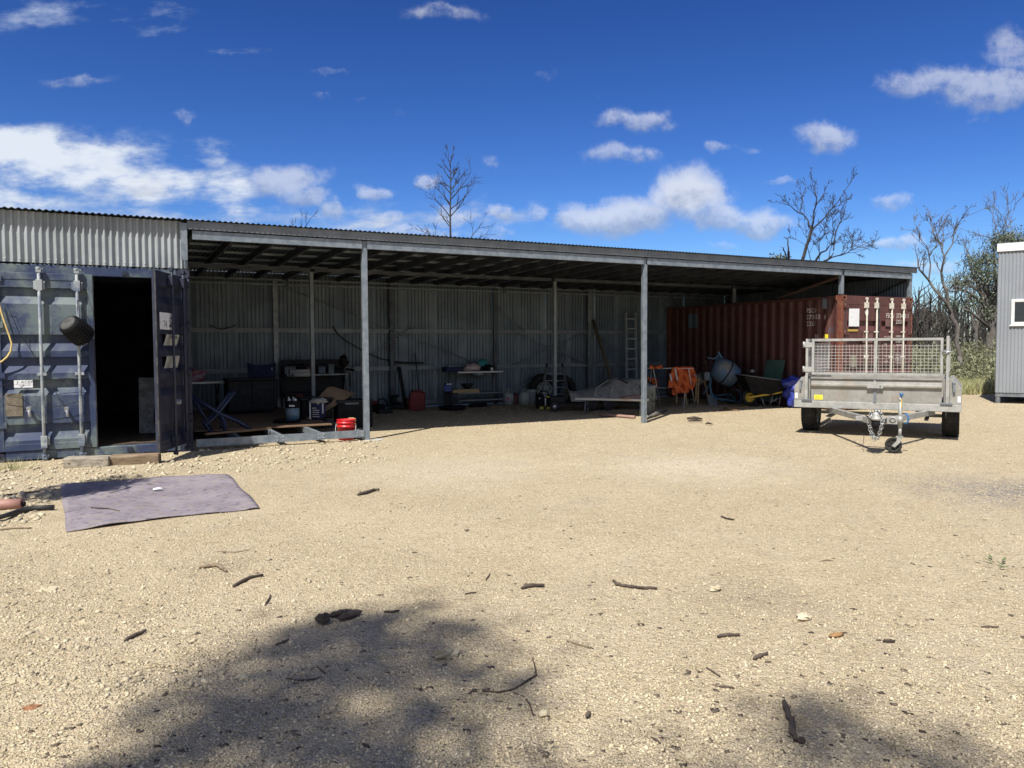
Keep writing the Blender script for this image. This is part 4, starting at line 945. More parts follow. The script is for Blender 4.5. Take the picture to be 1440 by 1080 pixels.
# slumped cardboard
p = at(424, 590, DK); m = MB(); c = ppm(p); r = lambda dx, dz, dy: (p.x+dx/c*.886+dy*.46, p.y-dx/c*.465+dy*.886, DK+dz/c)
A1 = [r(0, 2, 0), r(24, 37, .35), r(30, 44, .45), r(36, 44, .55)]; B1 = [r(16, 1, -.05), r(50, 22, .2), r(66, 33, .35), r(70, 34, .45)]
vs = A1+B1; m.add(vs, [(0,1,5,4),(1,2,6,5),(2,3,7,6)], True); m.add([Vector(q)+Vector((.004, .012, -.01)) for q in vs], [(4,5,1,0),(5,6,2,1),(6,7,3,2)], True)
tag(m.build('cardboard_sheet', CARD), 'large folded cardboard sheet slumped over black tub and bag', 'cardboard')
p = at(446, 590, DK); t = thing('cement_bag', 'white and navy printed bag standing open beneath folded cardboard', 'bag', (p.x, p.y-.06, DK), CY)
m = MB(); m.blob((0, 0, .17), (.15, .09, .19), 12, 16, 5, .06, .001); m.build('bag_body', NAVY, t)
m = MB(); m.bb((-.125, -.098, .02), (-.10, -.092, .30)); m.bb((.10, -.09, .12), (.12, -.082, .30)); m.build('bag_stripe', WHITE, t)
m = MB(); m.blob((.01, -.01, .335), (.15, .09, .05), 6, 14, 9, .4); m.build('torn_top', TARPT, t)
m = MB()
for i, w in enumerate((.12, .11, .12, .12, .07)): m.bb((-.07, -.1045, .06+i*.038), (-.07+w, -.1005, .072+i*.038))
m.build('printed_lines', WINK, t)
p = at(482, 592, .0); t = thing('storage_tub', 'big black lidded tub behind the red bucket', 'tub', (2.28, 2.35, DK))
m = MB(); m.bb((-.28, -.3, 0), (.28, .3, .34)); m.build('tub_body', BLACK, t, .02); m = MB(); m.bb((-.3, -.32, .341), (.3, .32, .38)); m.build('lid', BLKM, t, .01)
t = thing('toolbox', 'charcoal toolbox with grey lid behind the first post', 'toolbox', (2.98, 2.15, 0), -.1)
m = MB(); m.bb((-.34, -.22, 0), (.30, .22, .46)); m.build('box_body', BLACK, t, .012); m = MB(); m.bb((-.35, -.23, .461), (.31, .23, .52)); m.build('lid', BLKM, t, .01); m = MB(); m.bb((-.2, -.226, .44), (.05, -.2205, .47)); m.build('label', GREY, t)
p = at(506, 597, 0); m = MB(); m.bb((2.50, .66, .166), (2.58, .84, .30)); tag(m.build('timber_block', PINE, None, .004), 'pale timber block standing on end beside the first post', 'timber block')
p = at(484, 617, 0); rb = thing('bucket', 'bright red plastic bucket standing in sun behind the front channel', 'bucket', (p.x, .27, 0), CY)
m = MB(); h = .325; m.lathe([(0, .005), (.122, 0), (.138, h*.62), (.150, h*.63), (.152, h*.70), (.142, h*.71), (.144, h*.80), (.153, h*.81), (.154, h*.88), (.146, h*.89), (.147, h*.97), (.155, h*.98), (.155, h), (.146, h), (.13, .02), (0, .02)], (0, 0, 0), 32); m.build('bucket_body', REDP, rb)
m = MB(); m.tube([(-.158, 0, h*.78), (-.162, -.05, h*.55), (-.14, -.11, h*.38), (-.06, -.155, h*.29), (.06, -.155, h*.29), (.14, -.11, h*.38), (.162, -.05, h*.55), (.158, 0, h*.78)], .004, 6); m.build('bail_handle', WIRE, rb)
# blue folding steel stand
t = thing('steel_stand', 'dark blue crossed steel stand with splayed feet behind the channel', 'stand', (.48, 1.05, DK-.02), 0)
dbs = mat('dark_blue_steel', (.012, .02, .055), (.02, .03, .075), 5, .5)
def st(pts, w=.05): m = MB(); m.tube([Vector((a[0], a[1], a[2])) for a in pts], w/2, 8); m.build('leg', dbs, t)
for dy in (-.18, .18):
    st([(-.38, dy, .55), (.0, dy, .28), (.28, dy, .14), (.46, dy-.02, .0)], .06); st([(.22, dy, .62), (-.06, dy, .25), (-.22, dy, .12), (-.14, dy-.05, .0)], .05); st([(0, dy, .27), (.07, dy, .14), (.05, dy-.03, .0)], .05); st([(-.40, dy, .56), (-.2, dy, .2), (-.12, dy, .03)], .03)
for q in ((-.38, .54), (.21, .61), (0, .27)): m = MB(); m.tube([(q[0], -.18, q[1]), (q[0], .18, q[1])], .016, 8); m.build('cross_bar', dbs, t)
# work light on tripod
p = P(487, 556, 5.2); t = thing('work_light', 'black work light with tripod legs standing at shelf end', 'work light', (p.x, p.y, 0), CY)
hz = 1.0
for a in (.3, 2.4, 4.5): m = MB(); m.tube([(0, 0, .8), (.27*math.cos(a), .27*math.sin(a), 0)], .009, 6); m.build('leg', GALVD, t)
m = MB(); m.tube([(0, 0, .5), (0, 0, 1.04)], .012, 8); m.build('pole', GALVD, t)
m = MB(); m.blob((-.05, 0, 1.16), (.10, .09, .13), 8, 10, 4, .25); m.bar((.0, -.02, 1.0), (.2, -.06, .97), .05, .05); m.build('lamp_head', BLACK, t, .004)
# cable strung along the wall
def cable(name, label, cat, pts, r, mt, n=6): m = MB(); m.tube(pts, r, n); return tag(m.build(name, mt), label, cat)
vb = VB-.12
cable('power_cable', 'black cable sagging along back wall behind the first post', 'cable', [P(x, y, vb) for x, y in ((468, 459), (476, 471), (486, 479), (500, 487), (518, 497), (535, 504), (552, 508), (566, 509))], .012, BLACK)
cable('power_cable', 'short black cable looped over the girt near blue container', 'cable', [P(x, y, vb) for x, y in ((296, 457), (303, 461), (312, 463), (321, 461), (332, 457))], .010, BLACK)
m = MB(); a, b = P(553, 510, vb), P(596, 510.5, vb); m.bar(a, b, .02, .05); tag(m.build('spirit_level', BLKM, None, .004), 'long black spirit level resting along the wall girt', 'spirit level')
# broom behind the jerry can
t = thing('broom', 'black handled broom leaning upright behind the red jerry can', 'broom', (0, 0, 0)); a, b = P(584, 497, vb-.02), P(590, 560, 5.6)
m = MB(); m.tube([a, b], .013, 6); m.build('handle', BLACK, t); m = MB(); m.box(b-Z*.04, (.25, .06, .1)); m.build('head', BLACK, t, .01)
a, b = P(561, 516, vb-.02), P(571, 566, 5.5); b.z = 0; m = MB(); m.bar(a, b, .08, .04, up=(0, 1, 0)); tag(m.build('leaning_plank', BLKM), 'dark narrow plank leaning on wall left of the jerry can', 'plank')
p = at(587, 577); h = 29/ppm(p)
def jerry(p, w, h, d, mt, label, cap):
    t = thing('jerry_can', label, 'jerry can', (p.x, p.y, 0), CY)
    m = MB(); m.prism([(-w/2, 0), (w/2, 0), (w/2, h*.86), (w*.3, h*.93), (-w*.3, h*.93), (-w/2, h*.84)], (0, d/2, 0), X, Z, -Y, d); m.build('can_body', mt, t, .02)
    m = MB(); m.tube([(-w*.18, 0, h*.92), (-w*.15, 0, h), (w*.2, 0, h), (w*.26, 0, h*.91)], .014, 8); m.build('handle', mt, t)
    m = MB(); m.lathe([(0, .04), (.026, .04), (.028, 0)], (-w*.34, 0, h*.90), 10); m.build('cap', cap, t)
jerry(p, 21/ppm(p), h, .2, REDD, 'tall red jerry can standing on gravel by the wall', BLACK)
p = at(574, 575); jerry(p, .17, .24, .12, REDD, 'small dark red can just left of the tall jerry can', BLACK)
p = at(559, 576); t = thing('generator', 'small black petrol motor unit beside leaning dark plank', 'motor', (p.x, p.y, 0), CY)
m = MB(); m.bb((-.18, -.14, .03), (.18, .14, .12)); m.blob((-.04, 0, .22), (.13, .12, .13), 8, 12, 2, .2); m.tube([(-.17, -.12, .06), (-.17, -.12, .36), (.17, -.12, .36), (.17, -.12, .06)], .012, 6); m.lathe([(.03, .03), (.07, .02), (.08, 0)], (-.04, -.12, .22), 14, AXY); m.build('motor_body', BLKM, t, .006)
m = MB(); m.bb((.02, -.135, .2), (.12, -.125, .3)); m.build('label', GREY, t)
p = at(533, 579); t = thing('chainsaw', 'black chainsaw with red top lying behind first post', 'chainsaw', (p.x, p.y, 0), CY)
m = MB(); m.bb((-.22, -.1, 0), (.14, .1, .17)); m.build('saw_body', BLACK, t, .03); m = MB(); m.bb((-.2, -.09, .171), (-.04, .09, .25)); m.build('red_cover', REDD, t, .02)
m = MB(); m.tube([(-.02, 0, .17), (.0, 0, .29), (.1, 0, .30), (.19, 0, .22), (.2, 0, .08)], .018, 8); m.build('handle', BLACK, t)
m = MB(); m.prism([(-.22, .05), (-.62, .04), (-.66, .075), (-.62, .11), (-.22, .12)], (0, -.0, 0), X, Z, Y, .008); m.build('bar', STEEL, t)
p = at(556, 582); m = MB(); m.bb((p.x-.35, p.y+.1, 0), (p.x-.02, p.y+.3, .11)); tag(m.build('parts_tray', BLKM, None, .01), 'low dark tray between chainsaw and motor unit', 'tray')
# stainless bench with basin
p = at(637, 572); q = at(703, 571); bu0, bu1 = P(637, 545, 5.55).x, P(702.5, 545, 5.55).x; bv = 5.55
zt = P(670, 522, bv-.28).z
t = thing('sink_bench', 'stainless wash bench with hanging basin standing along back wall', 'bench', ((bu0+bu1)/2, bv, 0)); hw = (bu1-bu0)/2
m = MB(); m.bb((-hw, -.3, zt-.045), (hw-.05, .3, zt)); m.build('bench_top', STEEL, t, .006)
m = MB(); m.bb((-hw, .302, zt-.04), (hw-.05, .33, zt+.14)); m.build('splashback', GALVD, t)
for x in (-hw+.03, hw-.02):
    for y in (-.27, .27): m = MB(); m.tube([(x, y, 0), (x, y, zt-.046)], .017, 8); m.build('leg', GALVD, t)
m = MB(); m.lathe([(.19, zt-.047), (.20, zt-.06), (.17, zt-.13), (.08, zt-.16), (0, zt-.16)], (-hw+.62, -.1, 0), 20); m.build('basin', GALVD, t)
m = MB(); m.bb((-hw+.05, -.28, .16), (hw-.04, .26, .19)); m.build('lower_shelf', GALVD, t)
sz = P(655, 552, bv-.28).z
m = MB(); m.bar((bu0+.1, bv-.27, .42), (bu0+.1, bv+.2, .42), .03, .03); m.bar((bu1-.1, bv-.27, .42), (bu1-.1, bv+.2, .42), .03, .03); 
m2 = MB(); a = P(637, 553, bv-.28); b = P(673.5, 551, bv-.28); m2.bb((a.x, bv-.30, a.z-.0), (b.x, bv-.05, a.z+.085)); tag(m2.build('shelf_plank', PINE, None, .004), 'raw pine plank carried under the stainless bench', 'plank')
m = MB(); m.bb((-hw+.04, -.26, a.z-.03), (hw-.03, .2, a.z-.004)); m.build('middle_rail', GALVD, t)
c = P(657, 546, bv-.17); m = MB(); m.lathe([(0, 0), (.05, .0), (.12, .06), (.165, .13), (.158, .13), (.11, .065), (0, .012)], (c.x, bv-.17, a.z+.087), 22); tag(m.build('steel_bowl', BLKM), 'dark round bowl sitting on the pine plank', 'bowl')
def onbench(px0, px1, h, mt, nm, lab, cat, kind='box'):
    a, b = P(px0, 520, bv), P(px1, 520, bv); m = MB(); w = b.x-a.x
    if kind == 'box': m.bb((a.x, bv-.16, zt+.001), (b.x, bv+.14, zt+h)); m.bb((a.x-.012, bv-.172, zt+h-.012), (b.x+.012, bv+.152, zt+h+.001))
    else: m.blob(((a.x+b.x)/2, bv-.05, zt+h*.45), (w/2, .17, h*.55), 10, 14, len(lab), .22, zt+.001)
    tag(m.build(nm, mt, None, .006 if kind == 'box' else 0), lab, cat)
onbench(624, 646, .10, NAVY, 'plastic_tray', 'navy shallow tray on the near bench end', 'tray')
onbench(650, 675, .17, PINKC, 'cloth_pile', 'pink and white cloth heap on the stainless bench', 'cloth', 'blob')
onbench(677, 694, .14, BLACK, 'helmet', 'black rounded helmet beside teal plate on bench', 'helmet', 'blob')
c = P(680, 513, bv+.15); m = MB(); m.lathe([(0, .012), (.10, .012), (.15, .0), (.152, .01), (.1, .024), (0, .024)], c, 26, Matrix(((1,0,0),(0,.25,-.97),(0,.97,.25)))); tag(m.build('plate', TEAL), 'teal enamel plate standing upright behind the black helmet', 'plate')
c = P(691, 518, bv-.2); m = MB(); m.lathe([(0, .0), (.035, 0), (.035, .075), (.03, .08), (0, .08)], (c.x, bv-.22, zt+.001), 14); tag(m.build('mug', WHITE), 'small white mug in front of the black helmet', 'mug')
p = P(630, 551, 5.45); t = thing('cooler', 'small blue cooler with white lid hung at bench end', 'cooler', (p.x, 5.45, p.z), CY)
m = MB(); m.bb((-.09, -.08, 0), (.10, .08, .17)); m.build('cooler_body', mat('royal_blue_plastic', (.02, .05, .28), (.02, .04, .22), 4, .4), t, .01); m = MB(); m.bb((-.04, -.07, .171), (.09, .07, .2)); m.build('lid', WHITE, t, .006)
m = MB(); m.bb((-.1, .081, -.35), (.10, .10, .2)); m.build('hanging_bracket', BLKM, t)
p = at(640, 577); t = thing('oil_tray', 'wide black tray lying on the gravel under bench front', 'tray', (p.x, p.y+.15, 0), CY)
m = MB(); m.lathe([(0, .012), (.25, .012), (.3, .09), (.33, .095), (.33, .085), (.28, 0), (0, 0)], (0, 0, 0), 26); m.build('tray_dish', BLACK, t)
m = MB()
for x, y, s in ((.1, -.05, .03), (.18, .05, .025), (-.08, -.1, .035)): m.blob((x, y, .05), (s*1.5, s, s*.8), 6, 8, 3, .2)
m.build('loose_fittings', GREY, t)
p = at(672, 573); m = MB(); m.tube([(p.x-.2, p.y, .05), (p.x, p.y+.1, .06), (p.x+.25, p.y+.02, .05)], .05, 8); tag(m.build('dark_pipe_offcut', BLACK), 'short black pipe offcut right of the wide black tray', 'pipe')
# gas bottles
def gas(px0, px1, py0, py1, label):
    p = at((px0+px1)/2, py1); k = ppm(p); r = (px1-px0)/2/k; h = (py1-py0)/k
    t = thing('gas_bottle', label, 'gas bottle', (p.x, min(p.y, VB-.12-r), 0), CY, 'gas bottles along the wall')
    m = MB(); hb = h*.76; m.lathe([(0, .04), (r*.6, .04), (r*.92, .07), (r, .11), (r, hb*.70), (r*.93, hb*.84), (r*.7, hb*.95), (r*.3, hb), (0, hb)], (0, 0, 0), 26); m.build('cylinder', GASM, t)
    m = MB(); m.lathe([(r*.7, 0), (r*.74, 0), (r*.74, .06), (r*.7, .06)], (0, 0, 0), 22); m.build('foot_ring', GASM, t)
    m = MB(); m.tube([(0, 0, hb), (0, 0, h*.93)], .018, 8); m.tube([(-.05, 0, h*.93), (.05, 0, h*.93)], .014, 8); m.build('valve', STEEL, t)
    m = MB()
    for a in (.6, 2.5, 4.2, 5.3): m.tube([(r*.55*math.cos(a), r*.55*math.sin(a), hb*.95), (r*.5*math.cos(a), r*.5*math.sin(a), h*.9)], .008, 5)
    m.build('collar', GASM, t)
    return t, r, hb
t, r, hb = gas(706, 723, 545, 569, 'grey gas bottle with red label nearest the wash bench')
m = MB(); m.prism([(-.05, 0), (0, -.035), (.05, 0), (0, .035)], (.0, -r*1.005, hb*.5), X, Z, -Y, .003); m.build('red_label', REDP, t)
t, r, hb = gas(729, 746, 545, 569, 'plain grey gas bottle next to the white bucket')
p = at(725.5, 568); jerry(p, .12, .26, .1, REDD, 'narrow red can squeezed between two gas bottles', BLACK)
p = at(748, 569); k = ppm(p); t = thing('bucket', 'white plastic bucket standing between gas bottle and tyre', 'bucket', tuple(bk(p, .1)), CY); h = 21/k
m = MB(); m.lathe([(0, 0), (.085, 0), (.11, h*.82), (.125, h*.83), (.125, h*.98), (.115, h), (.1, h*.97), (0, h*.97)], (0, 0, 0), 22); m.build('bucket_body', GASM if False else mat('dull_white_plastic', (.42, .44, .45), (.36, .38, .38), 5, .5), t)
cable('aluminium_pole', 'thin aluminium pole leaning behind the gas bottles', 'pole', [P(718, 553, 5.5), P(764, 525, vb-.03)], .012, GALV)
# big tyres
for (x0, y0, x1, y1, lab, rim) in ((744, 530, 784, 580, 'big black tyre with pale rim leaning on the wall', True), (772, 530, 809, 580, 'big bare black tyre leaning right of the rimmed one', False)):
    p = at((x0+x1)/2, 570); p.y = 5.72; p.x = P((x0+x1)/2, 560, 5.72).x; k = ppm(p); R = .5*(x1-x0)/k*1.02
    t = thing('tractor_tyre', lab, 'tyre', (p.x, p.y, 0), CY*.5, 'tyres leaning on the back wall'); ax = Matrix.Rotation(.16, 3, 'X') @ AXY
    cz = R
    m = MB(); m.lathe([(R*.55, -.12), (R*.8, -.15), (R*.95, -.14), (R, -.09), (R, .09), (R*.95, .14), (R*.8, .15), (R*.55, .12), (R*.55, -.12)], (0, 0, cz), 40, ax); m.build('tyre', RUBBER, t)
    if rim:
        m = MB(); m.lathe([(0, .02), (R*.18, .05), (R*.3, .03), (R*.5, .07), (R*.55, .12), (R*.55, -.12)], (0, 0, cz), 30, ax)
        m.cur = 1
        for i in range(8): a = 2*PI*i/8; c = ax @ Vector((R*.4*math.cos(a), R*.4*math.sin(a), .062)); m.lathe([(0, .004), (R*.05, .003), (R*.05, 0)], c+Vector((0, 0, cz)), 8, ax)
        m.build('rim', [GASM, BLACK], t)
# step ladder in front of the tyres
p = P(780, 566, 5.1); p.z = 0; t = thing('step_ladder', 'low folding stepladder with black feet in front of tyres', 'stepladder', (p.x, 5.1, 0), CY)
k = ppm(p)
for s in (-1, 1):
    m = MB(); m.bar((s*11/k, 0, 53/k), (s*20/k, -.16, 8/k), .035, .05); m.build('stile', GALVD, t); m = MB(); m.box((s*11/k, 0, 55/k), (.05, .06, .1)); m.box((s*20/k, -.16, .06), (.06, .08, .12)); m.build('plastic_foot', BLACK, t)
for i, f in enumerate((.15, .36, .57, .78)): w = (20-9*f)/k; z = (8+45*f)/k; m = MB(); m.box((0, -.16*(1-f), z), (2*w-.05, .07, .018)); m.build('step', GALVD, t)
# black tool totes with yellow feet
p = at(764, 575); k = ppm(p); t = thing('tool_tote', 'black tool tote with yellow feet and white label', 'tote', tuple(bk(p, .1)), CY)
m = MB(); m.prism([(-.17, .0), (.03, .0), (.03, .28), (-.03, .36), (-.15, .30), (-.19, .12)], (0, .1, 0), X, Z, -Y, .22); m.build('left_case', BLACK, t, .02)
m = MB(); m.prism([(.065, .0), (.22, .0), (.2, .30), (.08, .30)], (0, .1, 0), X, Z, -Y, .2); m.build('right_case', BLACK, t, .02)
m = MB(); m.bb((-.09, -.135, .0), (.0, -.121, .055)); m.bb((.08, -.115, .0), (.17, -.101, .05)); m.bb((.08, -.112, .27), (.17, -.101, .30)); m.build('yellow_foot', YSTK, t); m = MB(); m.bb((.032, -.09, .08), (.062, -.07, .26)); m.prism([(-.11, .24), (-.07, .24), (-.09, .28)], (0, -.121, 0), X, Z, -Y, .003); m.build('white_label', STICK, t)
m = MB(); m.tube([(-.1, 0, .33), (-.06, 0, .42), (.08, 0, .42), (.14, 0, .30)], .018, 8); m.build('handle', BLACK, t)
# trolley with small wheels
p = at(789, 579); t = thing('trolley', 'low dark trolley with silver hubbed wheel by mid post', 'trolley', tuple(bk(p, .2)), CY)
m = MB(); m.bb((-.28, -.16, .15), (.62, .2, .20)); m.bb((-.26, -.14, .201), (.1, .18, .34)); m.build('deck', BLKM, t, .01)
for x in (-.16, .58): 
    m = MB(); m.lathe([(.05, -.035), (.10, -.04), (.115, -.02), (.115, .02), (.10, .04), (.05, .035)], (x, -.2, .115), 22, AXY); w = m.build('wheel', RUBBER, t); m = MB(); m.lathe([(0, .042), (.035, .042), (.05, .03), (.05, -.03)], (x, -.2, .115), 16, AXY); m.build('hub', STEEL if x < 0 else BLKM, w)
m = MB(); m.tube([(.6, 0, .2), (.85, 0, .36), (.95, 0, .36)], .014, 6); m.build('handle', GALVD, t)
# pale plank bench
h0 = .36
a = G(811, 559, h0); b = G(911, 561, h0)
t = thing('plank_bench', 'long pale plank bench reaching from shade into the sunlight', 'bench', (a+b)/2-Z*h0, math.atan2((b-a).y, (b-a).x)); L = (b-a).length
m = MB(); m.bb((-L/2, -.13, h0-.045), (L/2, .13, h0)); m.build('seat', mat('pale_painted_plank', (.62, .60, .56), (.5, .47, .42), 2, .6, stretch=(1, 6, 6)), t, .006)
for x in (-L*.36, L*.41):
    for s in (-1, 1): m = MB(); m.tube([(x, s*.12, 0), (x, s*.08, h0-.046)], .014, 8); m.build('leg', GALVD, t)
m = MB(); m.bar((-L*.36, .0, .12), (-L*.30, 0, h0-.06), .02, .02); m.bar((L*.41, 0, .12), (L*.35, 0, h0-.06), .02, .02); m.build('leg_brace', BLKM, t)
m = MB(); q = a+(b-a)*.82; m.blob((q.x, q.y+.03, h0+.03), (.32, .10, .04), 6, 12, 4, .3, h0+.001); tag(m.build('bark_slab', mat('reddish_bark', (.20, .12, .10), (.27, .18, .15), 8, .9)), 'reddish slab of bark resting on the pale plank bench', 'bark')
# covered mound: a canvas cover over something long, on wheels
p = at(856, 578); t = thing('covered_mower', 'long machine under a sagging grey canvas cover on wheels', 'covered machine', (P(856, 560, 3.1).x, 3.1, 0), -.25)
m = MB(); N1, M1 = 26, 14; vs = []
rr = random.Random(5)
for i in range(N1+1):
    x = -1.05+2.1*i/N1
    top = .50+.22*math.exp(-((x-.45)/.62)**4)-.06*math.exp(-((x+.75)/.2)**2)+.02*math.sin(x*9)
    for j in range(M1+1):
        q = -1+2*j/M1; y = .42*q*(1-.08*math.cos(x*7)); z = .24+(top-.24)*(1-abs(q)**2.6)+.018*math.sin(x*15+q*4)*(1-abs(q))+.03*math.sin(x*6+q*9)*abs(q)*.6; vs.append((x, y, z))
m.add(vs, [(i*(M1+1)+j, (i+1)*(M1+1)+j, (i+1)*(M1+1)+j+1, i*(M1+1)+j+1) for i in range(N1) for j in range(M1)], True); m.build('cover', TARPG, t)
m = MB()
for x0, x1 in ((-.50, -.22), (-.12, .0)): m.tube([(x0, -.40, .3), (x0+.1, -.28, .52), (x1+.18, -.1, .69)], .012, 6)
m.build('cover_seam', TARPT, t); m = MB(); m.bar((.2, -.16, .722), (.36, -.30, .62), .05, .012); m.bar((.86, -.12, .70), (1.0, -.3, .56), .05, .012); m.build('strap', BLACK, t)
m = MB(); m.bb((-.9, -.3, .14), (.9, .3, .30)); m.build('chassis', BLKM, t)
for x in (-.55, -.15, .7): m = MB(); m.lathe([(.06, -.04), (.14, -.045), (.155, -.02), (.155, .02), (.14, .045), (.06, .04), (.0, .03)], (x, -.36, .155), 22, AXY); m.build('wheel', RUBBER, t)
# ladder
a, b = P(881.5, 540, 5.3), P(880, 440, vb-.03)
t = thing('ladder', 'aluminium ladder leaning upright against wall near red container', 'ladder', (0, 0, 0)); a.z = 0; w = Vector((17/ppm(a), 0, 0))
for o in (Vector((0, 0, 0)), w): m = MB(); m.bar(a+o, b+o, .035, .065, up=(0, 1, 0)); m.build('stile', LADR, t)
for i in range(1, 9): c = a+(b-a)*(i/8.6); m = MB(); m.bar(c, c+w, .035, .035); m.build('rung', LADR, t)
a, b = P(862, 541, 5.2), P(834, 450, vb-.03); m = MB(); m.tube([a, b], .045, 8); tag(m.build('timber_pole', mat('grey_brown_pole', (.10, .075, .05), (.14, .11, .08), 4, .85)), 'brown timber pole leaning on wall behind covered machine', 'pole')
# bin
p = at(910.5, 586); k = ppm(p); h = 43/k; t = thing('rubbish_bin', 'grey round bin with black lettering behind the second post', 'bin', tuple(bk(p, .5)), CY)
m = MB(); m.lathe([(0, 0), (.148, 0), (.170, h*.9), (.185, h*.905), (.19, h*.93), (.19, h*.985), (.18, h), (.165, h*.97), (.14, .05), (0, .03)], (0, 0, 0), 32); m.build('bin_body', GREY, t)
for tx, zz in (('B', .62), ('IN', .40), ('3', .20)):
    o = lettering(tx, .12, (0, 0, 0), X, -Y, INK, t); 
    for v in o.data.vertices: a = .30+v.co.x/.17; r = .149+.024*((zz*h+v.co.z)/h)+.004; v.co = (r*math.sin(a), -r*math.cos(a), zz*h+v.co.z)
# poly pipe and bark by the post
cable('pink_pipe', 'long faded pink pipe on ground in front of plank bench', 'pipe', [G(x, y, .035) for x, y in ((843, 583.5), (858, 584), (872, 585), (884, 586), (893, 586.5))], .032, mat('faded_pink_pipe', (.34, .21, .17), (.28, .18, .14), 6, .6))
for i, (x0, y0, x1, y1, r, lab) in enumerate(((906, 589.5, 938, 577, .045, 'longest bark strip leaning away from the second post foot'), (912, 587, 930, 582, .03, 'short bark strip tucked beside the longest one'), (966, 588.5, 988, 589, .035, 'dark bark slab lying on sunlit gravel near drying rack'), (968, 592, 987, 592, .025, 'thinner bark slab in front of the dark one'), (992, 596, 1002, 596.5, .022, 'small dark bark chip nearest the yard'))):
    a, b = G(x0, y0, .03), G(x1, y1, .03); m = MB(); m.tube([a, a+(b-a)*.5+Vector((.01, .03, .015)), b], [r*.5, r, r*.4], 6); tag(m.build('bark_strip', BARKG if i < 2 else STKM), lab, 'bark', 'bark strips by the second post')
# drying rack with orange work shirts
p = G(958, 575); t = thing('drying_rack', 'folding wire clothes rack with white rails in shade', 'clothes rack', tuple(bk(p, .15)), CY+.0); k = ppm(p)
rz = (574-517)/k; x0, x1 = -52/k, 14/k
m = MB()
for y in (-.25, -.08, .08, .25): m.tube([(x0, y, rz), (x1, y, rz)], .006, 5)
m.tube([(x0, -.25, rz), (x0, .25, rz)], .008, 5); m.tube([(x1, -.25, rz), (x1, .25, rz)], .008, 5); m.tube([(x0+.3, -.1, .52*rz), (x1-.2, -.1, .52*rz)], .008, 5); m.build('wire_shelf', WIRE, t)
for x, s in ((x0+.18, 1), (x1-.1, 1)):
    for q in (-1, 1): m = MB(); m.tube([(x-.02*q, -.24*q, rz-.01), (x+.26*q*(1 if q > 0 else .5), .26*q, 0.0)], .009, 6); m.build('leg', WIRE, t)
def garment(pts, name, label, y0, dep, tape):
    # pts: outline in px around the rack; a hung, folded cloth with thickness and creases
    O = CAMP; g = MB(); base = Vector((p.x, p.y+y0, 0))
    xs = [q[0] for q in pts]; ys = [q[1] for q in pts]; n = 64; mm = 54; rr = random.Random(len(label))
    def inside(x, y):
        c = False; j = len(pts)-1
        for i in range(len(pts)):
            if (pts[i][1] > y) != (pts[j][1] > y) and x < (pts[j][0]-pts[i][0])*(y-pts[i][1])/(pts[j][1]-pts[i][1])+pts[i][0]: c = not c
            j = i
        return c
    idx = {}; vs = []; fs = []
    for i in range(n+1):
        for j in range(mm+1):
            x = min(xs)+(max(xs)-min(xs))*i/n; y = min(ys)+(max(ys)-min(ys))*j/mm
            fold = dep*(.5*math.sin(x*.55+.12*y)+.35*math.sin(x*.9-y*.35+1)+.25*math.sin(y*.6+x*.2))
            w = P(x, y, base.y+fold); idx[i, j] = len(vs); vs.append(w)
    for i in range(n):
        for j in range(mm):
            x = min(xs)+(max(xs)-min(xs))*(i+.5)/n; y = min(ys)+(max(ys)-min(ys))*(j+.5)/mm
            if inside(x, y): fs.append((idx[i, j], idx[i, j+1], idx[i+1, j+1], idx[i+1, j]))
    g.add(vs, fs, True); o = g.build(name, ORANGE); sm = o.modifiers.new('thickness', 'SOLIDIFY'); sm.thickness = .02; tag(o, label, 'work shirt', 'orange work clothes on the rack')
    for a, b, c, d in tape:
        q = MB(); L = 8
        q.add([P(a+(c-a)*i/L+s*1.2, b+(d-b)*i/L+s*.3, base.y-.045+dep*(.5*math.sin((a+(c-a)*i/L)*.55+.12*(b+(d-b)*i/L)))) for i in range(L+1) for s in (-1, 1)], [(2*i, 2*i+1, 2*i+3, 2*i+2) for i in range(L)], True); q.build('reflective_tape', REFL, o)
garment([(946, 516.5), (953, 516), (975, 516), (979, 527), (980, 533), (976, 545), (972, 549), (971, 545), (972, 541), (969, 549), (968, 552), (958, 552.5), (951, 553), (949, 556), (945, 554), (946, 546), (939, 545), (942, 531), (944, 523)], 'orange_shirt', 'bright orange work shirt draped over the clothes rack front', -.05, .05, [(949.5, 518, 952.5, 535), (955, 521, 960, 523), (942.5, 526, 944.5, 536), (974.5, 526, 980, 530)])
garment([(903, 531), (912, 530.5), (925, 533), (925, 545), (912, 546), (903, 545)], 'orange_trousers', 'dull orange trousers hanging low behind the second post', .55, .05, [])
garment([(914, 514), (924, 515), (931, 513), (932, 518.5), (914, 518.5)], 'orange_cloth', 'small orange cloth folded on the rack top', .1, .06, [])
# timber trestle
p = G(990, 570); k = ppm(p); t = thing('saw_trestle', 'thin legged timber trestle beside the blue concrete mixer', 'trestle', tuple(bk(p, .2)), CY)
for a, b in (((-10, 2), (-7, 38)), ((6, 0), (1, 36)), ((-13, 6), (-10, 37)), ((-40, 2), (-39, 28)), ((-26, 0), (-27, 28))): m = MB(); m.bar((a[0]/k, -.1, a[1]/k), (b[0]/k, .05, b[1]/k), .035, .03); m.build('leg', PINE, t)
m = MB(); m.bar((-42/k, .03, 30/k), (3/k, .03, 38/k), .06, .05); m.build('top_rail', PINE, t)
m = MB(); c = P(985, 533, p.y+.3); m.blob(c, (.17, .14, .13), 8, 12, 6, .3); tag(m.build('canvas_bag', TARPG), 'crumpled grey canvas bag sitting on timber trestle', 'bag')
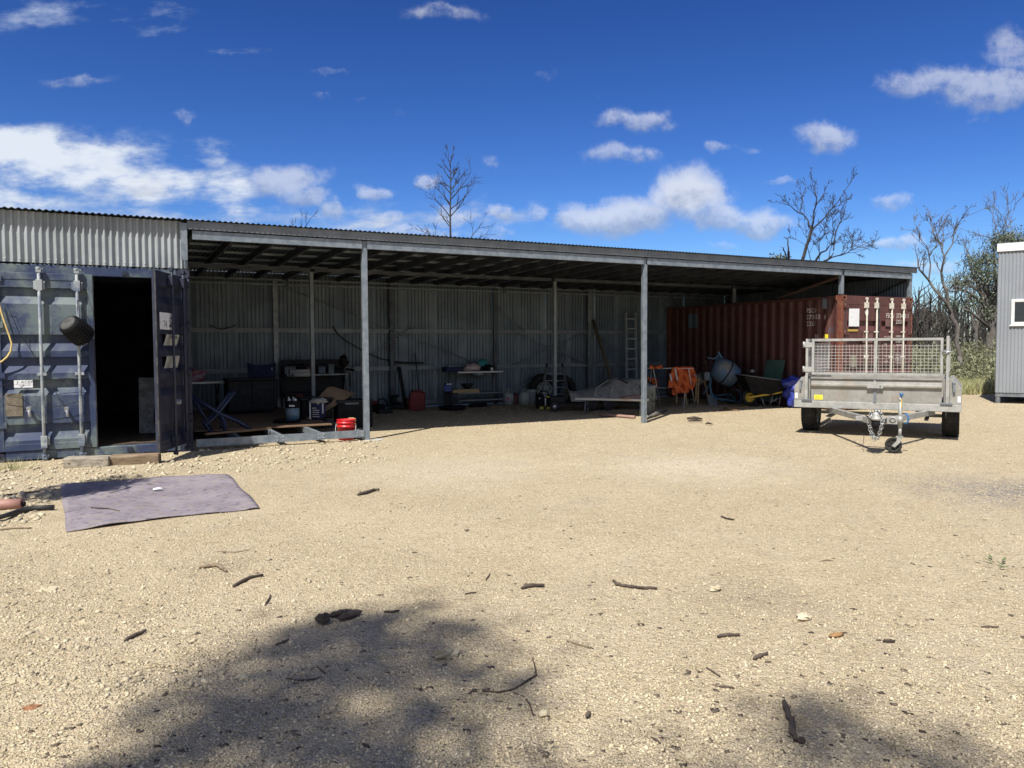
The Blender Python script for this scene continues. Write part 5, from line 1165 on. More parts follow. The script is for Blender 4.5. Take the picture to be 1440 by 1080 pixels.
# concrete mixer
p = bk(G(1010, 571), .3); k = ppm(p); t = thing('concrete_mixer', 'blue concrete mixer with stained drum tipped towards wheelbarrow', 'concrete mixer', (p.x, p.y, 0), CY)
def lx(px, py, dy=0.0): return Vector(((px-1010)/k, dy, (571-py)/k))
m = MB(); m.tube([lx(999, 533), lx(998, 545), lx(1000, 555), lx(1006, 561), lx(1018, 565)], .032, 8); m.tube([lx(999, 533), lx(1003, 518), lx(1010, 503)], .03, 8); m.bar(lx(1009, 496), lx(1016, 507), .05, .04); m.bar(lx(994, 504), lx(1004, 506), .025, .025); m.bar(lx(1004, 506), lx(1010, 500), .025, .025); m.build('frame', MIXB, t)
d0, d1 = lx(1004, 521), lx(1031, 527); axv = (lx(1035, 533)-lx(1003, 514)).normalized(); xx = axv.cross(Y).normalized(); yy = axv.cross(xx); ad = Matrix((xx, yy, axv)).transposed()
c0 = lx(1003, 515); s = 1/k
m = MB(); m.lathe([(0, 0), (12*s, 1*s), (16*s, 8*s), (18.5*s, 20*s), (14.5*s, 35*s), (13*s, 37*s), (12.3*s, 36*s), (16*s, 20*s), (12*s, 9*s), (0, 5*s)], c0, 30, ad); m.build('drum', DRUM, t)
m = MB(); m.lathe([(18.5*s, 18.6*s), (19.1*s, 19*s), (19.1*s, 20*s), (18.5*s, 20.4*s)], c0, 30, ad); m.build('ring_gear', BLKM, t)
m = MB(); m.lathe([(14.2*s, 35*s), (14.6*s, 36*s), (13.6*s, 37.6*s), (12.6*s, 37*s)], c0, 30, ad); m.build('drum_lip', BLKM, t)
m = MB(); m.tube([lx(1000, 560, -.2), lx(1020, 563, -.22), lx(1038, 566, -.2)], .018, 8); m.tube([lx(1000, 560, .2), lx(1030, 556, .22), lx(1038, 566, .2)], .018, 8); m.tube([lx(1030, 548, -.2), lx(1037, 551, -.2), lx(1039, 560, -.2), lx(1037, 569, -.2)], .016, 8); m.tube([lx(986, 555, -.2), lx(992, 548, -.1), lx(998, 540, 0)], .016, 8); m.build('leg', MIXB, t)
m = MB(); m.lathe([(.06, -.04), (.13, -.05), (.15, 0), (.13, .05), (.06, .04), (0, .03)], lx(1033, 562, .3)-Z*.0, 20, AXY); m.build('wheel', RUBBER, t)
m = MB(); m.lathe([(.11, -.008), (.125, 0), (.11, .008)], lx(992, 519, -.1), 22, AXY); m.tube([lx(990, 513, -.1), lx(994, 525, -.1)], .009, 6); m.build('tilt_wheel', BLKM, t)
m = MB(); m.bb(lx(988, 536, -.15), lx(996, 524, .12)); m.build('motor_box', mat('dull_grey_blue', (.12, .14, .16), rough=.6), t, .012)
# shovel
a, b = P(1003, 566, 2.6), P(1010, 530, 3.2); a = G(1003, 570, .0); t = thing('shovel', 'dark square shovel standing blade down against concrete mixer', 'shovel', (0, 0, 0))
m = MB(); a2 = a+Vector((0, .05, .26)); m.tube([a2, a2+Vector((.05, .3, .85))], .016, 8); m.build('handle', PINED, t); m = MB(); A = Vector((math.cos(CY), math.sin(CY), 0)); m.prism([(-.10, 0), (.12, 0), (.12, .2), (.03, .28), (-.04, .28), (-.11, .2)], a, A, Vector((0, .25, 1)).normalized(), Y, .01); m.build('blade', GREY, t)
# wheelbarrow: wheel to the left, yellow handles running to the right behind the trailer
pw = bk(G(1054, 572.5), .05); k = ppm(pw); t = thing('wheelbarrow', 'black tray wheelbarrow with yellow handles and yellow wheel hub', 'wheelbarrow', (pw.x, pw.y, 0), CY+.06)
def wl(px, py, dy=0.0): return Vector(((px-1054)/k, dy, (569.5-py)/k))
m = MB(); T0 = [wl(1040, 524, -.30), wl(1103, 533, -.30), wl(1103, 533, .34), wl(1040, 524, .34)]; B0 = [wl(1052, 549, -.2), wl(1093, 553, -.2), wl(1093, 553, .24), wl(1052, 549, .24)]
m.add(T0+B0, [(0,4,5,1), (1,5,6,2), (2,6,7,3), (3,7,4,0), (4,7,6,5)]); m.add([v*.98+Vector((.01, 0, .012)) for v in T0+B0], [(1,5,4,0), (2,6,5,1), (3,7,6,2), (0,4,7,3), (5,6,7,4)])
m.build('tray', BLACK, t); m = MB(); m.tube([T0[0], T0[1], T0[2], T0[3]], .013, 6, False, True); m.build('tray_rim', GREY, t)
for dy in (-.22, .26): m = MB(); m.bar(wl(1048, 556, dy*.55), wl(1122, 543.5, dy*1.2), .035, .045); m.build('handle', YEL, t, .005)
m = MB(); m.lathe([(.11, -.035), (.17, -.045), (.185, -.02), (.185, .02), (.17, .045), (.11, .035)], wl(1054, 556, .02)-Z*.0, 26, AXY); w = m.build('wheel', RUBBER, t)
m = MB(); m.lathe([(.0, .04), (.03, .04), (.04, .012), (.075, .012), (.085, .037), (.112, .037), (.112, -.037), (0, -.03)], wl(1054, 556, .02), 24, AXY)
m.build('hub', YEL, w)
for dy in (-.22, .26): m = MB(); m.tube([wl(1066, 556, dy), wl(1072, 570, dy), wl(1077, 570, dy), wl(1082, 553, dy)], .013, 6); m.tube([wl(1079, 562, dy), wl(1094, 555, dy)], .01, 6); m.tube([wl(1091, 569, dy), wl(1093, 553, dy)], .012, 6); m.build('leg', GALVD, t)
m = MB(); m.bb(wl(1055, 553, -.05), wl(1090, 556.5, .09)); m.build('chassis', BLKM, t)
# green board against the container
a = Q(1068, 527, UC-.12); b = Q(1094, 531, UC-.12); t_ = [Q(1068.5, 529, UC-.16), Q(1092.5, 531, UC-.16), Q(1094.5, 506, UC-.03), Q(1070, 506, UC-.03)]
m = MB(); c1, c2 = Q(1069, 530, UC-.25), Q(1094, 530, UC-.25); zt = Q(1069, 506, UC-.02).z
m.add([(UC-.28, c1.y, .12), (UC-.28, c2.y, .12), (UC-.012, c2.y, zt), (UC-.012, c1.y, zt), (UC-.30, c1.y, .115), (UC-.30, c2.y, .115), (UC-.032, c2.y, zt), (UC-.032, c1.y, zt)], [(0,1,2,3), (7,6,5,4), (4,5,1,0), (5,6,2,1), (6,7,3,2), (7,4,0,3)])
tag(m.build('green_board', GREEN), 'flat green board leaning against side of the red container', 'board')
# blue tarp bundle behind the trailer
p = G(1116, 577); p = bk(p, .75); k = ppm(p); t = thing('tarp_bundle', 'bulging bright blue tarpaulin bundle behind the trailer corner', 'tarp', (p.x, p.y, 0), CY)
m = MB(); m.blob((.02, 0, .30), (.22, .2, .31), 22, 30, 11, .20, .002); m.blob((-.02, -.02, .56), (.25, .2, .17), 18, 28, 5, .28); rr = random.Random(8); m.v = [(a+rr.uniform(-.013, .013), b+rr.uniform(-.013, .013), max(.002, c+rr.uniform(-.013, .013))) for a, b, c in m.v]; m.build('bundle', TARP, t)
# planks on the ground and small stuff
a, b = G(1020, 574, .02), G(1050, 572, .02); m = MB(); m.bar(a, b, .14, .03); tag(m.build('ground_plank', PINED), 'short brown plank flat on gravel below the mixer', 'plank')
a, b = G(1014, 575.5, .02), G(1038, 577, .02); m = MB(); m.bar(a, b, .06, .02); tag(m.build('ground_batten', PINED), 'thin dark batten in front of the short brown plank', 'batten')
m = MB(); p = P(1058, 522, 2.4); m.blob((p.x, p.y, p.z), (.07, .05, .05), 6, 8, 3, .2); tag(m.build('rag', TARPT), 'small pale rag on the wheelbarrow tray edge', 'rag')

# ------------------------------------------------------------------ on and around the blue container
# steps of two sleepers
for (x0, y0, x1, y1, mt, lab) in ((88, 658, 153, 656, TIMB, 'grey weathered sleeper lying as step under the container doors'), (154, 655, 224, 652, TIMB2, 'browner sleeper butted against the grey one as a step')):
    a, b = G(x0, y0), G(x1, y1); d = (b-a).normalized(); n = Vector((-d.y, d.x, 0)); a2, b2 = a+n*.11, b+n*.11
    m = MB(); L = (b-a).length; c = (a2+b2)/2; m.M = Matrix.Translation(c) @ Matrix((d, n, Z)).transposed().to_4x4(); nn = 8
    for i in range(nn): pass
    m.prism([(-.11, 0), (.11, 0), (.112, .10), (.10, .118), (.03, .122), (.0, .114), (-.03, .122), (-.10, .120), (-.111, .105)], (-L/2+.006, 0, 0), Y, Z, X, L-.012); tag(m.build('timber_sleeper', mt, None, .006), lab, 'sleeper', 'sleepers used as a step')
# black woven basket hung on the door
a, b = P(95, 454, -.33), P(119, 474, -.15); ax = (b-a).normalized(); x_ = ax.cross(Y).normalized(); y_ = ax.cross(x_); AD = Matrix((x_, y_, ax)).transposed(); L = (b-a).length
t = thing('mesh_basket', 'black woven bucket hung tilted from the container locking bar', 'basket', a); R = .145
m = MB(); m.lathe([(0, 0), (R*.78, 0), (R*.95, L*.25), (R*1.05, L*.6), (R*1.0, L), (R*.96, L), (R*1.0, L*.6), (R*.9, L*.25), (R*.7, .02), (0, .02)], (0, 0, 0), 28, AD); m.build('basket_body', BLACK, t)
m = MB()
for i in range(7): z = L*(.12+.13*i); r = R*(.90+.16*min(1, z/L/.6)); m.lathe([(r*1.0, z-.008), (r*1.035, z), (r*1.0, z+.008)], (0, 0, 0), 28, AD)
for i in range(22): q = 2*PI*i/22; m.tube([AD @ Vector((R*rr_*math.cos(q), R*rr_*math.sin(q), z_)) for rr_, z_ in ((.80, .01), (.99, L*.25), (1.07, L*.6), (1.03, L))], .004, 4, False)
m.build('woven_ribs', BLKM, t)
m = MB(); m.lathe([(0, -.006), (R*.62, -.006), (R*.7, -.0)], (0, 0, 0), 22, AD); m.build('pale_base', DUSTY, t)
m = MB(); m.tube([Vector((0, 0, 0))+AD @ Vector((R*.9, 0, .03)), P(109, 420, -.06)-a], .004, 5); m.tube([AD @ Vector((0, R*.9, L*.9)), P(113, 396, -.06)-a], .004, 5); m.build('hanging_cord', BLACK, t)
cable('rope', 'yellow rope looping down from the far container door edge', 'rope', [P(x, y, -.07) for x, y in ((-4, 420), (2, 440), (8, 458), (13, 472), (16.5, 483), (15, 494), (10, 502), (3, 508), (-6, 512))], .011, ROPE)
def wires(lab, pts, r=.0035): cable('thin_wire', lab, 'wire', [P(x, y, -.075) for x, y in pts], r, BLKM, 5)
wires('thin dark wire slanting from rope to the first bar', ((0, 425), (10, 428), (20, 452), (28, 470), (40, 487), (50, 505), (58, 517)))
wires('thin wire bowed between bars above the handle catches', ((0, 543), (12, 540), (24, 528)))
wires('curved wire arching from the first bar to second bar', ((62, 540), (75, 535), (88, 532), (100, 532), (112, 534), (118, 540)))
wires('lowest thin wire bent in a hook below the data plate', ((2, 556), (30, 560), (42, 568), (50, 574), (53, 567))); wires('thin wire running from hook to the second bar', ((50, 574), (72, 573), (95, 569), (112, 564)))
wires('thin wire slanting up from right catch to basket side', ((92, 574), (84, 562), (76, 547), (74, 545)))
# mauve carpet
cs = [G(85, 683), G(320, 669), G(366, 715), G(93, 747)]
def carpet():
    n = 34; vs = []; rr = random.Random(2)
    for i in range(n+1):
        for j in range(n+1):
            a, b = i/n, j/n; e = .004*math.sin(9*a+2)*(1 if j in (0, n) else 0)+.004*math.sin(11*b)*(1 if i in (0, n) else 0)
            p = (cs[0]*(1-a)+cs[1]*a)*(1-b)+(cs[3]*(1-a)+cs[2]*a)*b; p = p+Vector((e, e, 0))
            z = .010+.012*max(0, math.sin(5*a+1.5*b-1))**6+float(ground_height(np.array(p.x), np.array(p.y)))+.004*math.sin(7*a+5*b)*math.sin(6*b+1)+.003*math.sin(23*a-9*b)+(.006 if abs(a-.97) < .03 and b > .6 else 0)
            vs.append((p.x, p.y, z))
    m = MB(); m.add(vs, [(i*(n+1)+j, (i+1)*(n+1)+j, (i+1)*(n+1)+j+1, i*(n+1)+j+1) for i in range(n) for j in range(n)], True)
    o = m.build('carpet', MATM); tag(o, 'mauve felt carpet piece laid flat on the gravel', 'carpet'); sm = o.modifiers.new('thickness', 'SOLIDIFY'); sm.thickness = .006; sm.offset = -1
carpet()
p = G(222, 689, .02); m = MB(); m.blob((p.x, p.y, .03), (.05, .028, .013), 8, 12, 4, .25); tag(m.build('crumpled_wrapper', WHITE), 'small crumpled white wrapper lying on the mauve carpet', 'wrapper')
a = G(-14, 710.5, .045); b = G(31, 708.5, .045); cable('pink_pipe', 'thick salmon pink pipe stub on rubble beside carpet', 'pipe', [a, (a+b)/2, b], .05, PINKP, 14); cable('pipe_end', 'thin black connector poking out of the pink pipe', 'connector', [b, b+(b-a)*.1], .022, BLACK, 8)
cable('black_hose', 'thick black poly hose curving over rubble beside carpet', 'hose', [G(x, y, .03) for x, y in ((-12, 730), (8, 725), (22, 720), (38, 716), (56, 714), (76, 713))], .022, HOSE, 10)
# scattered sticks: (points in pixels, radius, pale?, label)
STK = [(((503, 700), (512, 698), (525, 693), (533, 692)), .022, 0, 'dark stick lying alone near the middle of the yard'),
 (((128, 717), (140, 719), (152, 720), (168, 723)), .010, 0, 'crooked dark twig lying across the mauve carpet'),
 (((280, 800), (292, 799), (305, 798), (312, 802), (319, 807)), .017, 1, 'grey forked stick with a burnt end right of pebbles'),
 (((328, 826), (340, 820), (352, 814), (370, 811)), .015, 0, 'dark slanting stick just below the grey forked one'),
 (((175, 906), (186, 900), (195, 896), (206, 891)), .014, 0, 'short burnt twig with thin tail on lower left gravel'),
 (((373, 853), (378, 845), (381, 839)), .009, 0, 'tiny upright twig left of the tree shade'),
 (((733, 827), (742, 824), (752, 823), (765, 823)), .018, 0, 'thick short stick in centre of the bare yard'),
 (((862, 815), (867, 821), (880, 823), (900, 825), (924, 825)), .015, 0, 'long bent stick with upturned end at yard centre'),
 (((798, 904), (812, 908), (828, 912)), .007, 1, 'thin pale straw stick right of the tree shade'),
 (((1009, 900), (1022, 898), (1040, 897)), .013, 0, 'dark flat stick in the right foreground'),
 (((1060, 931), (1068, 928), (1079, 923)), .013, 0, 'stubby dark stick right of the flat one'),
 (((993, 943), (1002, 948), (1012, 955)), .006, 0, 'thin straight twig slanting down in foreground'),
 (((1008, 969), (1020, 969), (1033, 971)), .007, 0, 'thin level twig under the slanting one'),
 (((1102, 990), (1106, 1000), (1112, 1018), (1116, 1034), (1118, 1045)), .019, 0, 'knobbly dark branch standing out at shade edge'),
 (((680, 972), (700, 974), (722, 970), (754, 950), (752, 937), (749, 926)), .006, 0, 'long curved twig across the tree shade edge'),
 (((722, 974), (738, 980), (745, 990), (750, 1006)), .0045, 0, 'hair thin curved twig below the long curved one'),
 (((388, 908), (398, 904), (406, 900)), .009, 0, 'short twig inside the shade left part'),
 (((402, 957), (420, 961), (440, 959), (452, 955)), .006, 0, 'bowed thin twig inside the dark shade'),
 (((540, 862), (552, 863), (562, 861)), .010, 0, 'small dark twig right of split wood chunks'),
 (((654, 838), (662, 836), (670, 835)), .007, 0, 'tiny twig above the shade top edge'),
 (((683, 816), (688, 809), (689, 806)), .006, 0, 'curled tiny twig between shade and yard centre'),
 (((1380, 881), (1390, 881), (1405, 882)), .008, 0, 'thin dark twig near right picture side'),
 (((1014, 727), (1022, 731), (1032, 733)), .012, 0, 'small bent twig far out on the right yard'),
 (((1155, 791), (1164, 790), (1172, 792)), .008, 1, 'faint pale twig on the bare right yard'),
 (((1242, 905), (1250, 905), (1258, 905)), .012, 0, 'short blunt stick right of the brown leaf'),
 (((916, 1038), (922, 1042), (929, 1047)), .006, 0, 'thin twig close to bottom edge of ground'),
 (((-4, 743), (20, 741), (44, 742)), .012, 1, 'pale bark strip in rubble below the hose'),
 (((0, 700), (30, 697), (58, 693)), .012, 0, 'dark twig in rubble above the pink pipe'),
 (((306, 776), (330, 778), (352, 775)), .005, 1, 'pale thin grass stalk above the forked stick'),
 (((446, 940), (452, 946), (458, 950)), .006, 0, 'minute twig in the middle of tree shade')]
for pts, r, pale, lab in STK:
    r *= .72
    rr = random.Random(len(lab)); pp = [G(x, y) for x, y in pts]
    path = []
    for i in range(len(pp)-1):
        for f in (0, .33, .66): path.append(pp[i]*(1-f)+pp[i+1]*f)
    path.append(pp[-1]); L = (pp[-1]-pp[0]).length; n = len(path)
    path = [Vector((q.x+rr.uniform(-1, 1)*r*.35, q.y+rr.uniform(-1, 1)*r*.35, r*.75+float(ground_height(np.array(q.x), np.array(q.y)))+abs(math.sin(i*1.3))*r*.5+(.02 if 'carpet' in lab else 0))) for i, q in enumerate(path)]
    rad = [r*(.55+.45*math.sin(PI*(i+.8)/(n+.6)))*rr.uniform(.8, 1.15) for i in range(n)]
    m = MB(); m.tube(path, rad, 7)
    if r > .012:
        for _ in range(3):
            i = rr.randint(1, n-2); q = path[i]; d = Vector((rr.uniform(-1, 1), rr.uniform(-1, 1), rr.uniform(.1, .6))).normalized(); m.tube([q, q+d*r*1.5, q+d*r*2.6+Vector((0, 0, -r*.4))], [r*.3, r*.2, r*.08], 5)
    tag(m.build('stick', STKP if pale else STKM), lab, 'stick', 'sticks scattered over the yard')
def chunk(px, py, l, w, h, ang, lab, nm='wood_chunk', mt=None):
    p = G(px, py); rr = random.Random(px); m = MB(); n, k = 9, 8; vs = []
    ca, sa = math.cos(ang), math.sin(ang)
    for i in range(n+1):
        t = i/n*2-1; q = max(.15, (1-abs(t)**3))*rr.uniform(.85, 1.1)
        for j in range(k): a = 2*PI*j/k; u = t*l/2+rr.uniform(-.1, .1)*w; b = math.cos(a)*w/2*q*rr.uniform(.85, 1.1); c = max(0, h*.45+math.sin(a)*h*.55*q*rr.uniform(.8, 1.15)); vs.append((p.x+u*ca-b*sa, p.y+u*sa+b*ca, c))
    m.add(vs, [(i*k+j, i*k+(j+1) % k, (i+1)*k+(j+1) % k, (i+1)*k+j) for i in range(n) for j in range(k)]+[tuple(range(k-1, -1, -1)), tuple(n*k+j for j in range(k))]); return tag(m.build(nm, mt or STKM), lab, nm.replace('_', ' '))
chunk(454, 876, .085, .075, .055, -.9, 'rounded burnt wood lump at shade top left')
chunk(480, 866, .16, .035, .035, .12, 'long split burnt wood piece beside the lump'); chunk(492, 869, .165, .045, .04, .35, 'right hand split burnt wood piece with pale cut')
chunk(1127, 1044, .04, .03, .02, .4, 'small dark bark crumb beside the knobbly branch', 'bark_crumb')
chunk(827, 1006, .05, .02, .015, .7, 'dark leaf clump left of the bottom white stone', 'leaf_clump')
m = MB(); p = G(1176, 896)
m.blob((p.x, p.y, .012), (.045, .018, .01), 6, 10, 3, .25); tag(m.build('brown_leaf', mat('brown_leaf', (.30, .17, .07), rough=.8)), 'curled orange brown leaf on right foreground gravel', 'leaf')
m = MB(); p = G(1396, 793); rr = random.Random(1)
for i in range(9): a = rr.uniform(0, 6.3); c = Vector((p.x+rr.uniform(-.12, .12), p.y+rr.uniform(-.1, .1), .01)); d = Vector((math.cos(a), math.sin(a), .25)); n = Vector((-d.y, d.x, 0)); m.add([c, c+d*.03+n*.01, c+d*.075, c+d*.03-n*.01], [(0,1,2,3)])
tag(m.build('leaf_sprig', mat('green_sprig', (.09, .14, .05), rough=.6)), 'fallen green gum leaf sprig at right of yard', 'sprig')
WS = [(1006, 829, .040, 'white limestone lump near the yard centre right'), (1130, 870, .042, 'long pale stone in right foreground'), (970, 1064, .020, 'small round white stone near bottom edge'), (923, 1018, .022, 'white stone sliver above the bottom stone'), (120, 881, .045, 'broad cream stone in left foreground'), (88, 882, .03, 'pair topped whitish stone left of the cream one'),
      (57, 888, .035, 'whitish upright stone in left rubble'), (262, 890, .022, 'small cream stone left of the tree shade'), (22, 962, .03, 'grey white stone at left picture side'), (45, 998, .03, 'rust brown stone at lower left corner'), (340, 955, .03, 'flat pale stone inside the tree shade'), (345, 902, .018, 'little white pebble by the slanting stick'), (628, 922, .05, 'flat grey stone inside the shade right part'), (1283, 880, .025, 'white stone with dark shadow on right foreground'), (765, 1005, .028, 'half buried cream stone below shade edge'), (67, 832, .05, 'ochre rock among left rubble')]
for x, y, s, lab in WS:
    p = G(x, y); rr = random.Random(x); m = MB(); m.blob((p.x, p.y, s*.22), (s*rr.uniform(.9, 1.3), s*rr.uniform(.6, .9), s*.45), 6, 8, x, .35); o = m.build('stone', mat('rust_brown_stone', (.25, .12, .06), rough=.9) if 'rust' in lab else GRAVW)
    o.data.polygons.foreach_set('use_smooth', [False]*len(o.data.polygons)); tag(o, lab, 'stone', 'larger stones in the yard')
# ------------------------------------------------------------------ trees
def rv(rr, s=1.0): return Vector((rr.uniform(-s, s), rr.uniform(-s, s), rr.uniform(-s, s)))
def grow(m, p, d, L, r, rr, depth, rmin=.009, up=.10, nkid=(2, 4), spread=.75, sides=5):
    n = max(3, int(L/.35)); n = min(n, 8); pts = [p]; rad = [r]; q = p; dd = d.normalized()
    kids = []
    for i in range(n):
        dd = (dd+rv(rr, .16)+Z*up*.6).normalized(); q = q+dd*(L/n); f = (i+1)/n
        pts.append(q); rad.append(max(rmin*.6, r*(1-.72*f)))
        if i >= 0 and depth > 0 and f > .22: kids.append((q, dd, f))
    m.tube(pts, rad, sides if r > .03 else 4, False)
    if depth <= 0: return
    for k in range(rr.randint(*nkid)):
        q, d0, f = kids[min(len(kids)-1, int(rr.random()*len(kids)))]
        s = rv(rr); s = (s-d0*s.dot(d0)).normalized()
        nd = (d0*(1-spread*.4)+s*spread+Z*up).normalized()
        grow(m, q, nd, L*rr.uniform(.38, .68)*(1.15-.4*f), max(rmin, r*(1-.7*f)*.7), rr, depth-1, rmin, up, nkid, spread, sides)
def limb(m, pts, F, r0, r1, rr, twigs=3, tl=1.2, jit=.5, depth=2, rmin=.010):
    pp = []; off = 0
    for i, (x, y) in enumerate(pts):
        if i: off += rr.uniform(-jit, jit)
        pp.append(T(x, y, F+off))
    r0 *= .62; r1 *= .8
    path = []
    for i in range(len(pp)-1):
        L = (pp[i+1]-pp[i]).length; k = max(2, int(L/.4))
        for j in range(k): f = j/k; path.append(pp[i]*(1-f)+pp[i+1]*f+(rv(rr, .05) if (i or j) else Vector()))
    path.append(pp[-1]); n = len(path)
    m.tube(path, [r0+(r1-r0)*(i/(n-1))**.8 for i in range(n)], 7, False)
    for k in range(twigs):
        i = int(n*(.3+.7*rr.random())) ; i = min(n-1, i); d = (path[i]-path[max(0, i-2)]); d = d.normalized() if d.length > 1e-6 else Z; s = rv(rr); s = (s-d*s.dot(d)).normalized()
        grow(m, path[i], (d*.6+s*.6+Z*.25).normalized(), tl*rr.uniform(.6, 1.2), max(rmin, (r0+(r1-r0)*i/n)*.5), rr, depth, rmin, .14)
    grow(m, path[-1], (path[-1]-path[-3]).normalized(), tl*.8, r1, rr, depth, rmin, .12)
def base_of(px, py, F): p = T(px, py, F); return Vector((p.x, p.y, 0))
# straight dead tree behind the roof
def dead_leader():
    F = 38; rr = random.Random(11); b = base_of(634, 340, F); t = thing('dead_tree', 'slender straight dead tree standing alone behind the shed roof', 'tree', b)
    top = T(632, 226, F); h = top.z; m = MB(); L = 30
    path = [Vector((math.sin(i*.5)*.03, math.cos(i*.4)*.03, h*i/L)) for i in range(L+1)]
    m.tube(path, [.115*(1-.88*i/L) for i in range(L+1)], 7); m.build('trunk', BARK, t)
    m = MB(); k = FPX/F
    hor = 488; zz = lambda y: 1.467+(hor-y)/k
    side = [(314, -1, 62, 1.3, .5), (300, -1, 28, 1.5, .2), (281, -1, 30, 1.1, .3), (266, -1, 26, .8, .1), (258, -1, 20, .6, .4), (298, 1, 30, 1.35, .1), (288, 1, 40, 1.6, .4), (275, 1, 30, 1.8, .2), (262, 1, 25, 1.3, .3), (250, 1, 20, .9, .1), (236, -1, 14, .5, .2), (240, 1, 10, .4, .3), (310, -1, 20, .6, .6), (270, 1, 16, .7, -.5), (284, -1, 20, .9, -.5), (246, -1, 18, .6, -.4)]
    for y, s, a, L_, dy in side:
        z = zz(y+6); d = (Rd*s*.72+Fd*dy+Z*.78).normalized(); p0 = Vector((0, 0, z)); grow(m, p0, d, L_, .030, rr, 2, .007, .08, (3, 6), .58)
    for s in (-.25, .2): grow(m, Vector((0, 0, h-.35)), (Rd*s+Z).normalized(), .75, .02, rr, 2, .010, .2, (3, 4), .45)
    m.build('branches', BARK, t)
    for x0, y0, s, L_, lab in ((620, 338, -1, .95, 'bare branch tip poking over the roof left of straight tree'), (650, 338, 1, 1.25, 'bare branch tip poking over the roof right of straight tree'), (415, 322, 1, .8, 'tiny bare treetop showing above the left roof')):
        b = base_of(x0, y0, F-3); t2 = thing('dead_tree', lab, 'tree', b); z = T(x0, y0, F-3).z; m = MB()
        m.tube([Vector((0, 0, 0)), Vector((.05, .02, z*.5)), Vector((0, 0, z-.4))], [.09, .06, .04], 6); m.build('trunk', BARK, t2)
        m = MB(); grow(m, Vector((0, 0, z-.4)), (Rd*s*.75+Z*.7).normalized(), L_+.35, .026, rr, 2, .010, .05, (3, 5), .6)
        if x0 < 640: grow(m, Vector((0, 0, z-.4)), (-Rd*.3*s+Z).normalized(), .8, .025, rr, 2, .010, .05, (2, 4), .6)
        m.build('branches', BARK, t2)
dead_leader()
def dead_spread(name, label, bx, F, limbs, seed, mt, trunk):
    rr = random.Random(seed); b = base_of(bx[0], bx[1], F); t = thing(name, label, 'tree', b)
    m = MB(); limb(m, trunk[0], F, trunk[1], trunk[2], rr, 0, .5, .1, 0); 
    p = T(*trunk[0][0], F); m.tube([Vector((p.x, p.y, 0)), p], [trunk[1]*.85, trunk[1]*.62], 8)
    m.v = [tuple(Vector(v)-b) for v in m.v]; m.build('trunk', mt, t)
    m = MB()
    for pts, r0, r1, tw, tl in limbs: limb(m, pts, F, r0, r1, rr, tw, tl)
    m.v = [tuple(Vector(v)-b) for v in m.v]; m.build('branches', mt, t)
dead_spread('dead_tree', 'tall spreading dead tree rising behind the red container roof', (1126, 372), 33, [
    ([(1141, 322), (1135, 309), (1122, 298), (1111, 289)], .06, .02, 6, 0.62), ([(1124, 300), (1129, 285), (1132, 266)], .035, .015, 3, 0.55),
    ([(1141, 322), (1146, 298), (1149, 280), (1142, 258)], .06, .015, 4, 0.62), ([(1147, 290), (1155, 276), (1163, 262)], .03, .012, 2, 0.47),
    ([(1141, 323), (1154, 313), (1166, 299), (1178, 283), (1190, 265)], .06, .015, 5, 0.62), ([(1170, 292), (1180, 288), (1188, 283)], .03, .012, 2, 0.39),
    ([(1172, 352), (1176, 324), (1184, 309), (1189, 290)], .05, .015, 4, 0.62), ([(1176, 326), (1170, 312), (1172, 304)], .03, .012, 2, 0.39)], 21, BARK, ([(1126, 372), (1134, 346), (1141, 322)], .12, .075))
dead_spread('dead_tree', 'low sweeping dead tree leaning right behind red container roof', (1150, 375), 31, [
    ([(1163, 366), (1178, 360), (1192, 356), (1204, 349), (1213, 345)], .05, .015, 9, .9), ([(1180, 359), (1192, 350), (1200, 343)], .03, .012, 7, .7), ([(1146, 368), (1156, 355), (1166, 346)], .08, .03, 2, .4), ([(1152, 366), (1154, 340), (1159, 322)], .03, .012, 8, .8), ([(1140, 366), (1136, 345), (1133, 328)], .025, .012, 7, .7), ([(1166, 362), (1168, 345), (1171, 330)], .03, .012, 6, .6)], 22, BARK, ([(1148, 380), (1153, 372), (1163, 366)], .10, .06))
dead_spread('burnt_stump', 'short burnt forked stump showing above roof left of dead tree', (1108, 375), 33, [([(1109, 366), (1108, 350), (1108, 338)], .07, .03, 1, .2), ([(1107, 366), (1104, 354), (1102, 350)], .05, .03, 0, .2)], 23, BARK, ([(1108, 376), (1109, 366)], .08, .07))
dead_spread('dead_tree', 'forked leaning dead tree between container and grey hut', (1349, 500), 29, [
    ([(1336, 437), (1320, 412), (1304, 393), (1293, 378), (1291, 366)], .10, .03, 4, .7), ([(1306, 394), (1308, 372), (1303, 350), (1298, 342)], .05, .015, 7, .8), ([(1306, 362), (1313, 352), (1318, 345)], .03, .012, 4, .5),
    ([(1334, 428), (1326, 402), (1322, 385), (1327, 362), (1324, 345), (1313, 330), (1309, 315)], .09, .02, 7, .8), ([(1327, 362), (1338, 342), (1343, 325), (1352, 308)], .05, .015, 7, .7), ([(1324, 346), (1318, 332), (1316, 322)], .03, .012, 5, .6), ([(1325, 404), (1336, 410), (1352, 408)], .05, .015, 2, .6)], 24, BARKG, ([(1350, 500), (1345, 460), (1336, 437)], .13, .10))
